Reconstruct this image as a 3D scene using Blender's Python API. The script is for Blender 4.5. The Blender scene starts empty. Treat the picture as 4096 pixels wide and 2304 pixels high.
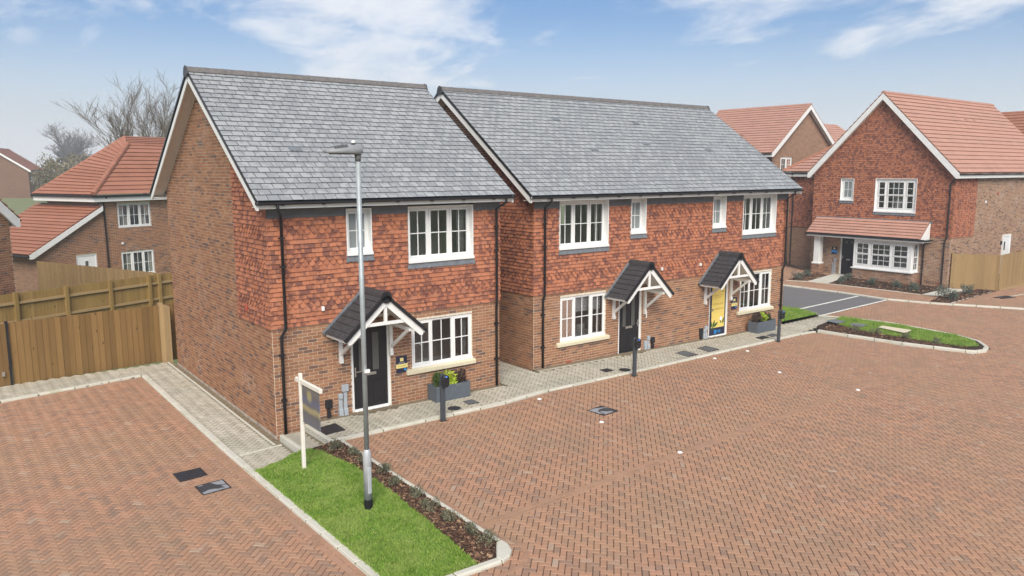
import bpy, bmesh, math, random
import numpy as np
from mathutils import Vector, Matrix
from math import sin, cos, tan, pi, radians, sqrt, atan2
random.seed(11); rng = np.random.default_rng(11)
S = bpy.context.scene
COL = S.collection

# ------------------------------------------------------------------ camera
CAMP = np.array([-5.989, -16.033, 5.622])
RV = np.array([0.789003, -0.614387, -0.001781]); UV = np.array([0.09288, 0.116411, 0.988849]); FV = np.array([0.607328, 0.78037, -0.148913])
cam = bpy.data.cameras.new('camera'); cam.sensor_width = 36; cam.lens = 3124.16 / 4096 * 36
cam.clip_start = .1; cam.clip_end = 3000
co = bpy.data.objects.new('camera', cam); COL.objects.link(co)
co.matrix_world = Matrix(((RV[0], UV[0], -FV[0], CAMP[0]), (RV[1], UV[1], -FV[1], CAMP[1]), (RV[2], UV[2], -FV[2], CAMP[2]), (0, 0, 0, 1)))
S.camera = co
def screen(P):
    d = np.asarray(P, float) - CAMP; z = d @ FV
    z = np.where(np.abs(z) < 1e-6, 1e-6, z)
    return 2048 + 3124.16 * (d @ RV) / z, 1152 - 3124.16 * (d @ UV) / z, z

# ------------------------------------------------------------------ node helpers
def N(nt, t, **kw):
    n = nt.nodes.new(t)
    for k, v in kw.items():
        if k in ('operation', 'blend_type', 'data_type', 'noise_dimensions', 'sky_type', 'feature', 'interpolation_type', 'distance'): setattr(n, k, v)
    return n
def L(nt, a, b): nt.links.new(a, b)
def mth(nt, op, a, b=None, clamp=False):
    n = nt.nodes.new('ShaderNodeMath'); n.operation = op; n.use_clamp = clamp
    for i, x in enumerate((a, b)):
        if x is None: continue
        if hasattr(x, 'links'): nt.links.new(x, n.inputs[i])
        else: n.inputs[i].default_value = x
    return n.outputs[0]
def mixc(nt, f, a, b, mode='MIX'):
    n = nt.nodes.new('ShaderNodeMix'); n.data_type = 'RGBA'; n.blend_type = mode
    for i, x in ((0, f), (6, a), (7, b)):
        if hasattr(x, 'links'): nt.links.new(x, n.inputs[i])
        elif i == 0: n.inputs[0].default_value = x
        else: n.inputs[i].default_value = (*x, 1)
    return n.outputs[2]
def noise(nt, vec, scale, detail=3, rough=.5, dist=0):
    n = nt.nodes.new('ShaderNodeTexNoise'); n.inputs['Scale'].default_value = scale; n.inputs['Detail'].default_value = detail
    n.inputs['Roughness'].default_value = rough; n.inputs['Distortion'].default_value = dist
    if vec is not None: nt.links.new(vec, n.inputs['Vector'])
    return n.outputs['Fac']
def ramp(nt, f, stops, interp='LINEAR'):
    n = nt.nodes.new('ShaderNodeValToRGB'); n.color_ramp.interpolation = interp
    e = n.color_ramp.elements
    while len(e) < len(stops): e.new(.5)
    for i, (p, c) in enumerate(stops): e[i].position = p; e[i].color = (*c, 1) if len(c) == 3 else c
    nt.links.new(f, n.inputs[0]); return n.outputs[0]
def smap(nt, f, a, b, c=0., d=1.):
    n = nt.nodes.new('ShaderNodeMapRange'); n.interpolation_type = 'SMOOTHSTEP'
    nt.links.new(f, n.inputs[0])
    for i, x in enumerate((a, b, c, d)): n.inputs[i + 1].default_value = x
    return n.outputs[0]

# ------------------------------------------------------------------ world, sun, exposure
SUN_DIR = Vector((-0.42, -0.62, 0.66)).normalized()      # towards the sun
w = bpy.data.worlds.new('World'); S.world = w; w.use_nodes = True
nt = w.node_tree; nt.nodes.clear()
sky = N(nt, 'ShaderNodeTexSky', sky_type='NISHITA'); sky.sun_disc = False
sky.sun_elevation = math.asin(SUN_DIR.z); sky.sun_rotation = atan2(SUN_DIR.x, SUN_DIR.y)
sky.air_density = 1.0; sky.dust_density = 1.2; sky.ozone_density = 1.6; sky.altitude = 50
tc = N(nt, 'ShaderNodeTexCoord'); sx = N(nt, 'ShaderNodeSeparateXYZ'); L(nt, tc.outputs['Generated'], sx.inputs[0])
zc = mth(nt, 'MAXIMUM', sx.outputs[2], 0.0)
den = mth(nt, 'ADD', zc, .22)
cx = N(nt, 'ShaderNodeCombineXYZ'); L(nt, mth(nt, 'DIVIDE', sx.outputs[0], den), cx.inputs[0]); L(nt, mth(nt, 'DIVIDE', sx.outputs[1], den), cx.inputs[1])
mp = N(nt, 'ShaderNodeMapping'); mp.inputs['Rotation'].default_value = (0, 0, radians(24)); mp.inputs['Scale'].default_value = (1.15, .85, 1); mp.inputs['Location'].default_value = (3.9156, 24.469, 0)
L(nt, cx.outputs[0], mp.inputs[0])
c1 = noise(nt, mp.outputs[0], 1.05, 7, .58, .35)
c2 = noise(nt, mp.outputs[0], 3.2, 6, .62, .6)
cl = mth(nt, 'ADD', mth(nt, 'MULTIPLY', c1, .7), mth(nt, 'MULTIPLY', c2, .3))
cloud = smap(nt, cl, .465, .63, 0, .88)
hz = smap(nt, sx.outputs[2], -.02, .20, .97, 0.0)
fac = mth(nt, 'MAXIMUM', cloud, hz)
skyc = mixc(nt, 1.0, sky.outputs[0], (.56, .69, .85), 'MULTIPLY')
colr = mixc(nt, fac, skyc, (6.9, 7.05, 7.3))
bg = N(nt, 'ShaderNodeBackground'); L(nt, colr, bg.inputs[0]); bg.inputs[1].default_value = .088
wo = N(nt, 'ShaderNodeOutputWorld'); L(nt, bg.outputs[0], wo.inputs[0])
sun = bpy.data.lights.new('sun', 'SUN'); sun.energy = 3.0; sun.angle = radians(40); sun.color = (1, .93, .83)
so = bpy.data.objects.new('sun', sun); COL.objects.link(so); so.rotation_euler = SUN_DIR.to_track_quat('Z', 'Y').to_euler()
so.location = (-10, -20, 25)
S.view_settings.view_transform = 'Standard'; S.view_settings.look = 'None'; S.view_settings.exposure = .72; S.view_settings.gamma = 1
S.view_settings.use_curve_mapping = False
S.cycles.max_bounces = 6; S.cycles.diffuse_bounces = 3; S.cycles.glossy_bounces = 3; S.cycles.transparent_max_bounces = 12
S.cycles.transmission_bounces = 4; S.cycles.volume_bounces = 0; S.cycles.use_denoising = True
S.cycles.sample_clamp_indirect = 6
try: S.cycles.volume_step_rate = 4
except Exception: pass

# ------------------------------------------------------------------ materials
M = {}
def newmat(name, rough=.8, spec=.3):
    m = bpy.data.materials.new(name); m.use_nodes = True; n = m.node_tree; b = n.nodes['Principled BSDF']
    b.inputs['Roughness'].default_value = rough; b.inputs['Specular IOR Level'].default_value = spec
    M[name] = m; return m, n, b
def geo(n): return n.nodes.new('ShaderNodeNewGeometry')
def pos(n): return geo(n).outputs['Position']
def rnd(n):     # one random number for each loose piece, whether it is an object of its own or an island of a larger mesh
    g = geo(n); o = n.nodes.new('ShaderNodeObjectInfo')
    return mth(n, 'FRACT', mth(n, 'ADD', g.outputs['Random Per Island'], o.outputs['Random']))
def shifted(n, r, k=37.):
    v = n.nodes.new('ShaderNodeVectorMath'); v.operation = 'ADD'; c = n.nodes.new('ShaderNodeCombineXYZ')
    for i, q in enumerate((k, k * .7, k * 1.3)): n.links.new(mth(n, 'MULTIPLY', r, q), c.inputs[i])
    n.links.new(pos(n), v.inputs[0]); n.links.new(c.outputs[0], v.inputs[1]); return v.outputs[0]
def bump(n, b, h, s=.3, d=.01):
    k = n.nodes.new('ShaderNodeBump'); k.inputs['Strength'].default_value = s; k.inputs['Distance'].default_value = d
    n.links.new(h, k.inputs['Height']); n.links.new(k.outputs[0], b.inputs['Normal'])
def plain(name, c, rough=.6, spec=.3, var=.12, scale=6., metal=0, bmp=0):
    m, n, b = newmat(name, rough, spec)
    f = noise(n, pos(n), scale, 4, .6)
    lo = tuple(x * (1 - var) for x in c); hi = tuple(min(1, x * (1 + var)) for x in c)
    n.links.new(ramp(n, f, [(.3, lo), (.7, hi)]), b.inputs['Base Color']); b.inputs['Metallic'].default_value = metal
    if bmp: bump(n, b, noise(n, pos(n), scale * 8, 3), bmp)
    return m
def brick_like(name, stops, stain=.22, rough=.9):
    m, n, b = newmat(name, rough, .2); r = rnd(n)
    c = ramp(n, r, stops)
    v = shifted(n, r)
    c = mixc(n, mth(n, 'MULTIPLY', smap(n, noise(n, v, 14, 3, .6), .45, .75), .3), c, (.14, .08, .06))
    c = mixc(n, mth(n, 'MULTIPLY', noise(n, v, 60, 3, .7), .16), c, (.34, .22, .14))
    # lime bloom on the masonry
    big = noise(n, pos(n), .9, 4, .65); fine = noise(n, pos(n), 9., 4, .7)
    c = mixc(n, mth(n, 'MULTIPLY', mth(n, 'MULTIPLY', smap(n, big, .50, .72), smap(n, fine, .42, .7)), stain * 2.4, True), c, (.62, .55, .48))
    n.links.new(c, b.inputs['Base Color']); bump(n, b, noise(n, v, 90, 3, .7), .35, .004)
    return m
BR = [(0, (.14, .08, .062)), (.08, (.175, .098, .07)), (.12, (.25, .115, .06)), (.38, (.295, .138, .071)), (.62, (.34, .163, .083)), (.85, (.385, .197, .102)), (1, (.315, .132, .068))]
brick_like('brick_red', BR, .15)
brick_like('brick_brown', [(0, (.11, .068, .055)), (.08, (.15, .088, .066)), (.12, (.27, .15, .095)), (.45, (.33, .19, .12)), (.75, (.38, .225, .14)), (1, (.41, .24, .145))], .3)
plain('mortar', (.68, .60, .48), .95, .1, .2, 14)
# tile hanging: orange clay with smoky patches
m, n, b = newmat('clay_tile', .85, .2); r = rnd(n); v = shifted(n, r, 23.)
c = ramp(n, r, [(0, (.335, .125, .066)), (.35, (.42, .155, .08)), (.7, (.48, .185, .098)), (1, (.385, .16, .092))])
nz = noise(n, v, 4.2, 2, .5)
dk = mth(n, 'MULTIPLY', smap(n, nz, .45, .58), smap(n, noise(n, shifted(n, r, 91.), 1.2, 2), .34, .5))
c = mixc(n, mth(n, 'MULTIPLY', dk, .82), c, (.125, .052, .046))
c = mixc(n, mth(n, 'MULTIPLY', noise(n, pos(n), 70, 3, .7), .2), c, (.38, .19, .13))
n.links.new(c, b.inputs['Base Color']); bump(n, b, noise(n, v, 60, 3), .25, .004)
# slates: blue-grey, wet and dry patches with hard edges
m, n, b = newmat('slate', .55, .4); r = rnd(n); v = shifted(n, r, 51.)
c = ramp(n, r, [(0, (.30, .311, .314)), (.4, (.33, .341, .342)), (.8, (.352, .363, .362)), (1, (.315, .327, .331))])
thr = mth(n, 'SUBTRACT', noise(n, v, 3.6, 2, .5, .4), mth(n, 'MULTIPLY', smap(n, noise(n, pos(n), .42, 2), .38, .66), .10))
patch = smap(n, thr, .455, .475, 1, 0)
c = mixc(n, mth(n, 'MULTIPLY', patch, .5), c, (.18, .19, .205))
c = mixc(n, mth(n, 'MULTIPLY', smap(n, noise(n, v, 11, 3, .6), .55, .75), .18), c, (.40, .41, .40))
n.links.new(c, b.inputs['Base Color'])
n.links.new(mth(n, 'ADD', mth(n, 'MULTIPLY', patch, .2), .42), b.inputs['Roughness']); bump(n, b, noise(n, v, 26, 4, .7), .3, .006)
plain('slate_edge_shade', (.045, .047, .05), .6, .3, .2, 9)  # dark cut slate edges, deepened so the colour carries each course's shadow line
plain('plinth', (.44, .375, .31), .9, .1, .3, 5)
plain('slate_dark', (.05, .052, .056), .5, .4, .25, 9, 0, .3)
plain('ridge_grey', (.15, .138, .13), .8, .2, .25, 12)
def clayroof(name, base):
    m, n, b = newmat(name, .75, .3); r = rnd(n)
    sx_ = n.nodes.new('ShaderNodeSeparateXYZ'); n.links.new(pos(n), sx_.inputs[0])
    c = mixc(n, noise(n, pos(n), 1.5, 4, .6), tuple(x * .78 for x in base), tuple(min(1, x * 1.2) for x in base))
    c = mixc(n, mth(n, 'MULTIPLY', smap(n, noise(n, pos(n), 7., 3, .6), .5, .75), .5), c, tuple(x * .62 for x in base))
    c = mixc(n, mth(n, 'MULTIPLY', r, .22), c, (.5, .24, .17))
    n.links.new(c, b.inputs['Base Color']); bump(n, b, noise(n, pos(n), 22, 3), .3, .01)
clayroof('roof_red', (.33, .14, .085)); clayroof('roof_pink', (.46, .255, .19))
# far brickwork, too fine to pick apart
m, n, b = newmat('far_brick', .9, .2)
tcn = n.nodes.new('ShaderNodeTexCoord'); sp = n.nodes.new('ShaderNodeSeparateXYZ'); n.links.new(tcn.outputs['Object'], sp.inputs[0])
cb = n.nodes.new('ShaderNodeCombineXYZ'); n.links.new(mth(n, 'ADD', sp.outputs[0], sp.outputs[1]), cb.inputs[0]); n.links.new(sp.outputs[2], cb.inputs[1])
bt = n.nodes.new('ShaderNodeTexBrick'); n.links.new(cb.outputs[0], bt.inputs[0])
for k, x in (('Scale', 1.), ('Mortar Size', .005), ('Mortar Smooth', .3), ('Brick Width', .225), ('Row Height', .075), ('Bias', -.1)): bt.inputs[k].default_value = x
bt.inputs['Color1'].default_value = (.34, .19, .115, 1); bt.inputs['Color2'].default_value = (.20, .11, .07, 1); bt.inputs['Mortar'].default_value = (.42, .34, .26, 1)
c = mixc(n, mth(n, 'MULTIPLY', noise(n, pos(n), .7, 4), .4), bt.outputs[0], (.33, .19, .12))
n.links.new(c, b.inputs['Base Color'])
m = M['far_brick'].copy(); m.name = 'misty_brick'; M['misty_brick'] = m
for nd in m.node_tree.nodes:
    if nd.type == 'TEX_BRICK': nd.inputs['Color1'].default_value = (.20, .11, .07, 1); nd.inputs['Color2'].default_value = (.11, .065, .045, 1); nd.inputs['Mortar'].default_value = (.2, .14, .1, 1)
# block pavers
def paver(name, stops, tint, rough=.78):
    m, n, b = newmat(name, rough, .3); r = rnd(n)
    c = ramp(n, r, stops); v = shifted(n, r)
    c = mixc(n, mth(n, 'MULTIPLY', smap(n, noise(n, pos(n), .33, 5, .62), .35, .7), .55), c, tint)
    c = mixc(n, mth(n, 'MULTIPLY', smap(n, noise(n, pos(n), .85, 5, .6, .4), .46, .70), .55), c, tuple(x * k for x, k in zip(tint, (.74, .80, .86))))
    c = mixc(n, mth(n, 'MULTIPLY', noise(n, v, 24, 3, .7), .28), c, tuple(x * .62 for x in tint))
    n.links.new(c, b.inputs['Base Color']); bump(n, b, noise(n, v, 80, 3), .3, .003)
paver('paver_red', [(0, (.27, .178, .132)), (.10, (.315, .188, .13)), (.35, (.38, .212, .134)), (.6, (.415, .226, .14)), (.85, (.455, .246, .152)), (.98, (.39, .25, .175)), (1, (.44, .33, .24))], (.40, .248, .152))
paver('paver_border', [(0, (.32, .185, .12)), (.5, (.385, .22, .138)), (1, (.43, .25, .165))], (.385, .235, .148))
paver('paver_grey', [(0, (.40, .37, .295)), (.3, (.47, .435, .35)), (.7, (.51, .475, .39)), (1, (.56, .525, .44))], (.42, .375, .28))
plain('joint_red', (.085, .06, .042), .95, .1, .3, 9)
plain('joint_grey', (.19, .165, .115), .95, .1, .3, 9)
m, n, b = newmat('kerb_stone', .85, .2)
c = mixc(n, noise(n, pos(n), 3., 5, .65), (.50, .475, .395), (.63, .605, .52))
c = mixc(n, mth(n, 'MULTIPLY', smap(n, noise(n, pos(n), 1.3, 5, .7), .5, .7), .5), c, (.36, .36, .22))
n.links.new(c, b.inputs['Base Color']); bump(n, b, noise(n, pos(n), 60, 3), .2, .004)
plain('kerb_joint', (.16, .16, .07), .95, .1, .3, 8)
m, n, b = newmat('asphalt', .9, .3)
c = mixc(n, noise(n, pos(n), 1.2, 5, .7), (.125, .12, .118), (.175, .17, .168)); n.links.new(mixc(n, mth(n, 'MULTIPLY', noise(n, pos(n), 120, 2), .3), c, (.22, .21, .2)), b.inputs['Base Color'])
plain('line_paint', (.74, .73, .66), .7, .3, .12, 8)
plain('white_pvc', (.80, .80, .775), .4, .4, .03, 3)
plain('white_paint', (.79, .785, .75), .5, .4, .05, 5)
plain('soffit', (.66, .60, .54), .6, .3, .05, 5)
plain('black_plastic', (.016, .016, .018), .38, .45, .1, 8)
plain('black_paint', (.014, .013, .014), .45, .45, .1, 8)
plain('lead', (.165, .18, .195), .6, .4, .2, 7)
plain('lead_band', (.13, .135, .14), .7, .3, .15, 7)
plain('stone_sill', (.64, .575, .41), .85, .2, .06, 14)
plain('grey_plastic', (.36, .39, .415), .55, .4, .08, 8)
plain('charger_grey', (.055, .063, .072), .55, .4, .1, 10)
plain('charger_black', (.016, .017, .02), .35, .5, .1, 10)
plain('planter_grey', (.105, .122, .14), .7, .3, .12, 9)
plain('galvanised', (.40, .435, .44), .5, .5, .14, 7, .35)
plain('aluminium', (.52, .54, .55), .5, .5, .12, 6, .3)
plain('lamp_grey', (.15, .15, .15), .5, .4, .1, 9)
plain('lamp_shell', (.27, .275, .28), .5, .4, .1, 9)
plain('iron', (.026, .026, .03), .5, .5, .3, 18, 0, .3)
plain('steel', (.55, .54, .5), .35, .5, .05, 5, .8)
plain('cream_wood', (.76, .72, .62), .7, .2, .08, 4)
plain('soil', (.055, .036, .026), 1, .1, .35, 10, 0, .6)
plain('gravel', (.255, .205, .14), 1, .1, .4, 60, 0, .7)
plain('mulch', (.10, .055, .036), .95, .1, .3, 30)
m, n, b = newmat('mulch_chip', .9, .2)
n.links.new(ramp(n, rnd(n), [(0, (.045, .026, .02)), (.6, (.10, .055, .036)), (.85, (.20, .11, .065)), (1, (.40, .27, .16))]), b.inputs['Base Color'])
m, n, b = newmat('wet_steel', .4, .5)
wet = smap(n, noise(n, pos(n), 3.4, 2, .5, .5), .50, .56)
n.links.new(mixc(n, wet, (.045, .047, .05), (.30, .32, .345)), b.inputs['Base Color']); n.links.new(mth(n, 'SUBTRACT', .6, mth(n, 'MULTIPLY', wet, .35)), b.inputs['Roughness'])
m, n, b = newmat('grass_blade', .8, .15)
r = rnd(n); c = ramp(n, r, [(0, (.11, .22, .025)), (.45, (.165, .30, .038)), (.8, (.235, .375, .06)), (.93, (.32, .40, .09)), (1, (.45, .42, .17))])
n.links.new(mixc(n, smap(n, noise(n, pos(n), 1.8, 4, .65), .40, .66, 0, .75), c, (.31, .40, .10)), b.inputs['Base Color'])
plain('turf', (.08, .155, .03), .95, .1, .35, 6)
m, n, b = newmat('field', .95, .1)
c = mixc(n, smap(n, noise(n, pos(n), .03, 5, .6), .4, .62), (.20, .245, .115), (.24, .235, .13)); n.links.new(mixc(n, mth(n, 'MULTIPLY', noise(n, pos(n), .6, 4), .4), c, (.12, .14, .05)), b.inputs['Base Color'])
def wood(name, a, bcol, dark):
    m, n, b = newmat(name, .85, .2); r = rnd(n)
    mp = n.nodes.new('ShaderNodeMapping'); mp.inputs['Scale'].default_value = (6, 6, .45); n.links.new(shifted(n, r, 11.), mp.inputs[0])
    c = mixc(n, noise(n, mp.outputs[0], 2.4, 5, .65, .6), a, bcol)
    c = mixc(n, mth(n, 'MULTIPLY', r, .55), c, dark)
    kn = n.nodes.new('ShaderNodeTexVoronoi'); mp2 = n.nodes.new('ShaderNodeMapping'); mp2.inputs['Scale'].default_value = (5, 5, 2.4); n.links.new(shifted(n, r, 11.), mp2.inputs[0]); n.links.new(mp2.outputs[0], kn.inputs['Vector']); kn.inputs['Scale'].default_value = 1.
    c = mixc(n, smap(n, kn.outputs['Distance'], .05, .13, .8, 0), c, tuple(x * .3 for x in dark))
    n.links.new(c, b.inputs['Base Color']); bump(n, b, noise(n, mp.outputs[0], 9, 3), .2, .004)
wood('fence_wood', (.18, .104, .036), (.30, .185, .072), (.105, .06, .022))
wood('fence_wood_light', (.33, .22, .105), (.46, .335, .18), (.24, .155, .07))
wood('fence_wood_olive', (.25, .158, .05), (.37, .25, .092), (.175, .11, .036))
wood('fence_wood_gold', (.27, .17, .075), (.40, .275, .135), (.20, .125, .055))
m, n, b = newmat('bark', .95, .1)
n.links.new(mixc(n, noise(n, pos(n), 2.5, 4), (.06, .052, .038), (.11, .095, .07)), b.inputs['Base Color'])
m, n, b = newmat('twig', .95, .1)
n.links.new(mixc(n, noise(n, pos(n), .5, 3), (.10, .08, .05), (.16, .13, .085)), b.inputs['Base Color'])
def leafmat(name, stops, rough=.6):
    m, n, b = newmat(name, rough, .3); n.links.new(ramp(n, rnd(n), stops), b.inputs['Base Color'])
leafmat('conifer_leaf', [(0, (.045, .085, .02)), (.6, (.085, .14, .032)), (1, (.13, .19, .05))])
leafmat('lime_leaf', [(0, (.27, .40, .02)), (.6, (.42, .55, .04)), (1, (.55, .62, .10))])
leafmat('heather_leaf', [(0, (.05, .03, .025)), (.6, (.095, .06, .045)), (1, (.15, .10, .06))])
leafmat('sage_leaf', [(0, (.12, .125, .075)), (.6, (.20, .20, .125)), (1, (.29, .27, .17))])
leafmat('lavender_leaf', [(0, (.09, .11, .08)), (.6, (.145, .17, .13)), (1, (.20, .22, .18))])
leafmat('hedge_leaf', [(0, (.035, .05, .02)), (.6, (.06, .08, .03)), (1, (.09, .10, .045))])
leafmat('dry_leaf', [(0, (.15, .12, .06)), (1, (.25, .21, .11))])
plain('room_paint', (.50, .47, .43), .9, .1, .1, 2)
plain('curtain', (.45, .44, .41), .9, .1, .25, 9)
plain('blind', (.72, .71, .68), .8, .1, .05, 9)
plain('curtain_mustard', (.36, .25, .06), .9, .1, .2, 9)
plain('navy', (.022, .025, .055), .5, .4, .1, 5)
plain('sign_yellow', (.82, .70, .27), .6, .3, .03, 5)
plain('banner_yellow', (.80, .60, .16), .7, .2, .06, 4)
plain('sign_blue', (.03, .30, .72), .5, .3, .03, 5)
plain('gold_ink', (.34, .22, .03), .6, .2, .05, 5)
plain('white_ink', (.85, .85, .84), .6, .2, .02, 5)
plain('leaf_ink', (.06, .12, .03), .7, .2, .2, 30)
plain('red_plastic', (.36, .085, .055), .6, .3, .1, 9)
m, n, b = newmat('blue_light', .3, .5); b.inputs['Base Color'].default_value = (.02, .1, .8, 1); b.inputs['Emission Color'].default_value = (.15, .35, 1, 1); b.inputs['Emission Strength'].default_value = 1.2
# printed sales board: soft dark blue and ochre bands
m, n, b = newmat('board_print', .6, .3)
tcn = n.nodes.new('ShaderNodeTexCoord'); sp = n.nodes.new('ShaderNodeSeparateXYZ'); n.links.new(tcn.outputs['Object'], sp.inputs[0])
zz = mth(n, 'ADD', sp.outputs[2], mth(n, 'MULTIPLY', noise(n, tcn.outputs['Object'], 3.2, 1), .12))
c = ramp(n, smap(n, zz, .95, 1.72), [(0, (.15, .15, .165)), (.22, (.14, .13, .125)), (.33, (.34, .29, .15)), (.42, (.34, .29, .155)), (.52, (.15, .14, .14)), (.68, (.13, .135, .19)), (.85, (.14, .125, .125)), (1, (.18, .165, .14))])
spot = smap(n, mth(n, 'ADD', mth(n, 'POWER', mth(n, 'ADD', sp.outputs[1], 2.62), 2.), mth(n, 'POWER', mth(n, 'SUBTRACT', sp.outputs[2], 1.47), 2.)), 0., .022, .75, 0)
n.links.new(mixc(n, spot, c, (.42, .36, .15)), b.inputs['Base Color'])
def glassmat(name, tint, rough, refl):
    m = bpy.data.materials.new(name); m.use_nodes = True; n = m.node_tree; n.nodes.clear(); M[name] = m
    t = n.nodes.new('ShaderNodeBsdfTransparent'); t.inputs[0].default_value = (*tint, 1)
    g = n.nodes.new('ShaderNodeBsdfGlossy'); g.inputs['Roughness'].default_value = rough; g.inputs[0].default_value = (.9, .93, .95, 1)
    f = n.nodes.new('ShaderNodeFresnel'); f.inputs[0].default_value = 1.5
    mx = n.nodes.new('ShaderNodeMixShader'); n.links.new(mth(n, 'MULTIPLY', f.outputs[0], refl, True), mx.inputs[0]); n.links.new(t.outputs[0], mx.inputs[1]); n.links.new(g.outputs[0], mx.inputs[2])
    o = n.nodes.new('ShaderNodeOutputMaterial'); n.links.new(mx.outputs[0], o.inputs[0])
glassmat('glass', (.84, .86, .86), .02, 1.9)
m, n, b = newmat('door_glass', .3, .5); b.inputs['Base Color'].default_value = (.10, .105, .095, 1)
m, n, b = newmat('frosted_glass', .35, .5); n.links.new(ramp(n, noise(n, pos(n), 120, 2), [(.3, (.20, .225, .225)), (.7, (.25, .275, .27))]), b.inputs['Base Color'])

# ------------------------------------------------------------------ geometry helpers
class MB:
    def __init__(s): s.v = []; s.f = []
    def add(s, vs, fs):
        o = len(s.v); s.v += [tuple(v) for v in vs]; s.f += [tuple(i + o for i in f) for f in fs]; return s
    def box(s, x0, x1, y0, y1, z0, z1):
        return s.add([(x0, y0, z0), (x1, y0, z0), (x1, y1, z0), (x0, y1, z0), (x0, y0, z1), (x1, y0, z1), (x1, y1, z1), (x0, y1, z1)],
                     [(0, 3, 2, 1), (4, 5, 6, 7), (0, 1, 5, 4), (1, 2, 6, 5), (2, 3, 7, 6), (3, 0, 4, 7)])
    def poly(s, pts): return s.add(pts, [tuple(range(len(pts)))])
    def prism(s, pts, d):            # closed outline pushed along d
        n = len(pts); d = Vector(d)
        return s.add([tuple(p) for p in pts] + [tuple(Vector(p) + d) for p in pts],
                     [tuple(range(n - 1, -1, -1)), tuple(range(n, 2 * n))] + [(i, (i + 1) % n, n + (i + 1) % n, n + i) for i in range(n)])
    def beam(s, p, q, w, h, up=(0, 0, 1)):
        p = Vector(p); q = Vector(q); d = (q - p).normalized(); u = Vector(up); a = d.cross(u).normalized(); u = a.cross(d).normalized()
        c = [(-1, -1), (1, -1), (1, 1), (-1, 1)]
        return s.prism([p + a * (i * w / 2) + u * (j * h / 2) for i, j in c], q - p)
    def tube(s, pts, r, n=8, cap=True):
        pts = [Vector(p) for p in pts]; rs = r if isinstance(r, (list, tuple)) else [r] * len(pts); rings = []; o = len(s.v); ref = None
        for i, p in enumerate(pts):
            d = (pts[min(i + 1, len(pts) - 1)] - pts[max(i - 1, 0)]).normalized()
            if ref is None: ref = Vector((0, 0, 1)) if abs(d.z) < .9 else Vector((1, 0, 0))
            a = d.cross(ref).normalized(); b_ = a.cross(d).normalized(); ref = b_
            for k in range(n):
                t = 2 * pi * k / n; s.v.append(tuple(p + (a * cos(t) + b_ * sin(t)) * rs[i]))
        for i in range(len(pts) - 1):
            for k in range(n):
                k2 = (k + 1) % n; s.f.append((o + i * n + k, o + i * n + k2, o + (i + 1) * n + k2, o + (i + 1) * n + k))
        if cap:
            s.f.append(tuple(o + k for k in range(n - 1, -1, -1))); e = o + (len(pts) - 1) * n; s.f.append(tuple(e + k for k in range(n)))
        return s
    def lathe(s, prof, c=(0, 0, 0), n=16):
        o = len(s.v)
        for r, z in prof:
            for k in range(n): t = 2 * pi * k / n; s.v.append((c[0] + r * cos(t), c[1] + r * sin(t), c[2] + z))
        for i in range(len(prof) - 1):
            for k in range(n): k2 = (k + 1) % n; s.f.append((o + i * n + k, o + i * n + k2, o + (i + 1) * n + k2, o + (i + 1) * n + k))
        s.f.append(tuple(o + (len(prof) - 1) * n + k for k in range(n))); s.f.append(tuple(o + k for k in range(n - 1, -1, -1)))
        return s
    def build(s, name, mat, parent=None, smooth=False, bevel=0, **props):
        me = bpy.data.meshes.new(name); me.from_pydata(s.v, [], s.f); me.validate()
        bm = bmesh.new(); bm.from_mesh(me)
        bmesh.ops.recalc_face_normals(bm, faces=bm.faces)
        if bevel: bmesh.ops.bevel(bm, geom=[e for e in bm.edges if e.is_manifold and e.calc_face_angle(0) > .5], offset=bevel, segments=1, affect='EDGES')
        bm.to_mesh(me); bm.free()
        me.materials.append(M[mat])
        if smooth:
            for p in me.polygons: p.use_smooth = True
        return link(name, me, parent, **props)
def link(name, data, parent=None, **props):
    o = bpy.data.objects.new(name, data); COL.objects.link(o)
    if parent: o.parent = parent
    for k, v in props.items(): o[k] = v
    return o
def thing(name, label, cat, loc=(0, 0, 0), rz=0, group=None):
    o = link(name, None, None, label=label, category=cat); o.location = loc; o.rotation_euler = (0, 0, rz); o.empty_display_size = .2
    if group: o['group'] = group
    return o
def part(name, parent):
    return link(name, None, parent)
def npmesh(name, V, F, mat):           # V (n,3); F list of (faces array (m,k))
    me = bpy.data.meshes.new(name); V = np.ascontiguousarray(V, dtype=np.float32)
    me.vertices.add(len(V)); me.vertices.foreach_set('co', V.ravel())
    lo = np.concatenate([f.ravel() for f in F]).astype(np.int32); tot = np.concatenate([np.full(len(f), f.shape[1], np.int32) for f in F])
    st = np.concatenate([[0], np.cumsum(tot)[:-1]]).astype(np.int32)
    me.loops.add(len(lo)); me.loops.foreach_set('vertex_index', lo)
    me.polygons.add(len(tot)); me.polygons.foreach_set('loop_start', st); me.polygons.foreach_set('loop_total', tot)
    me.update(calc_edges=True); me.validate(); me.shade_flat(); me.materials.append(M[mat]); return me

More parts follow.
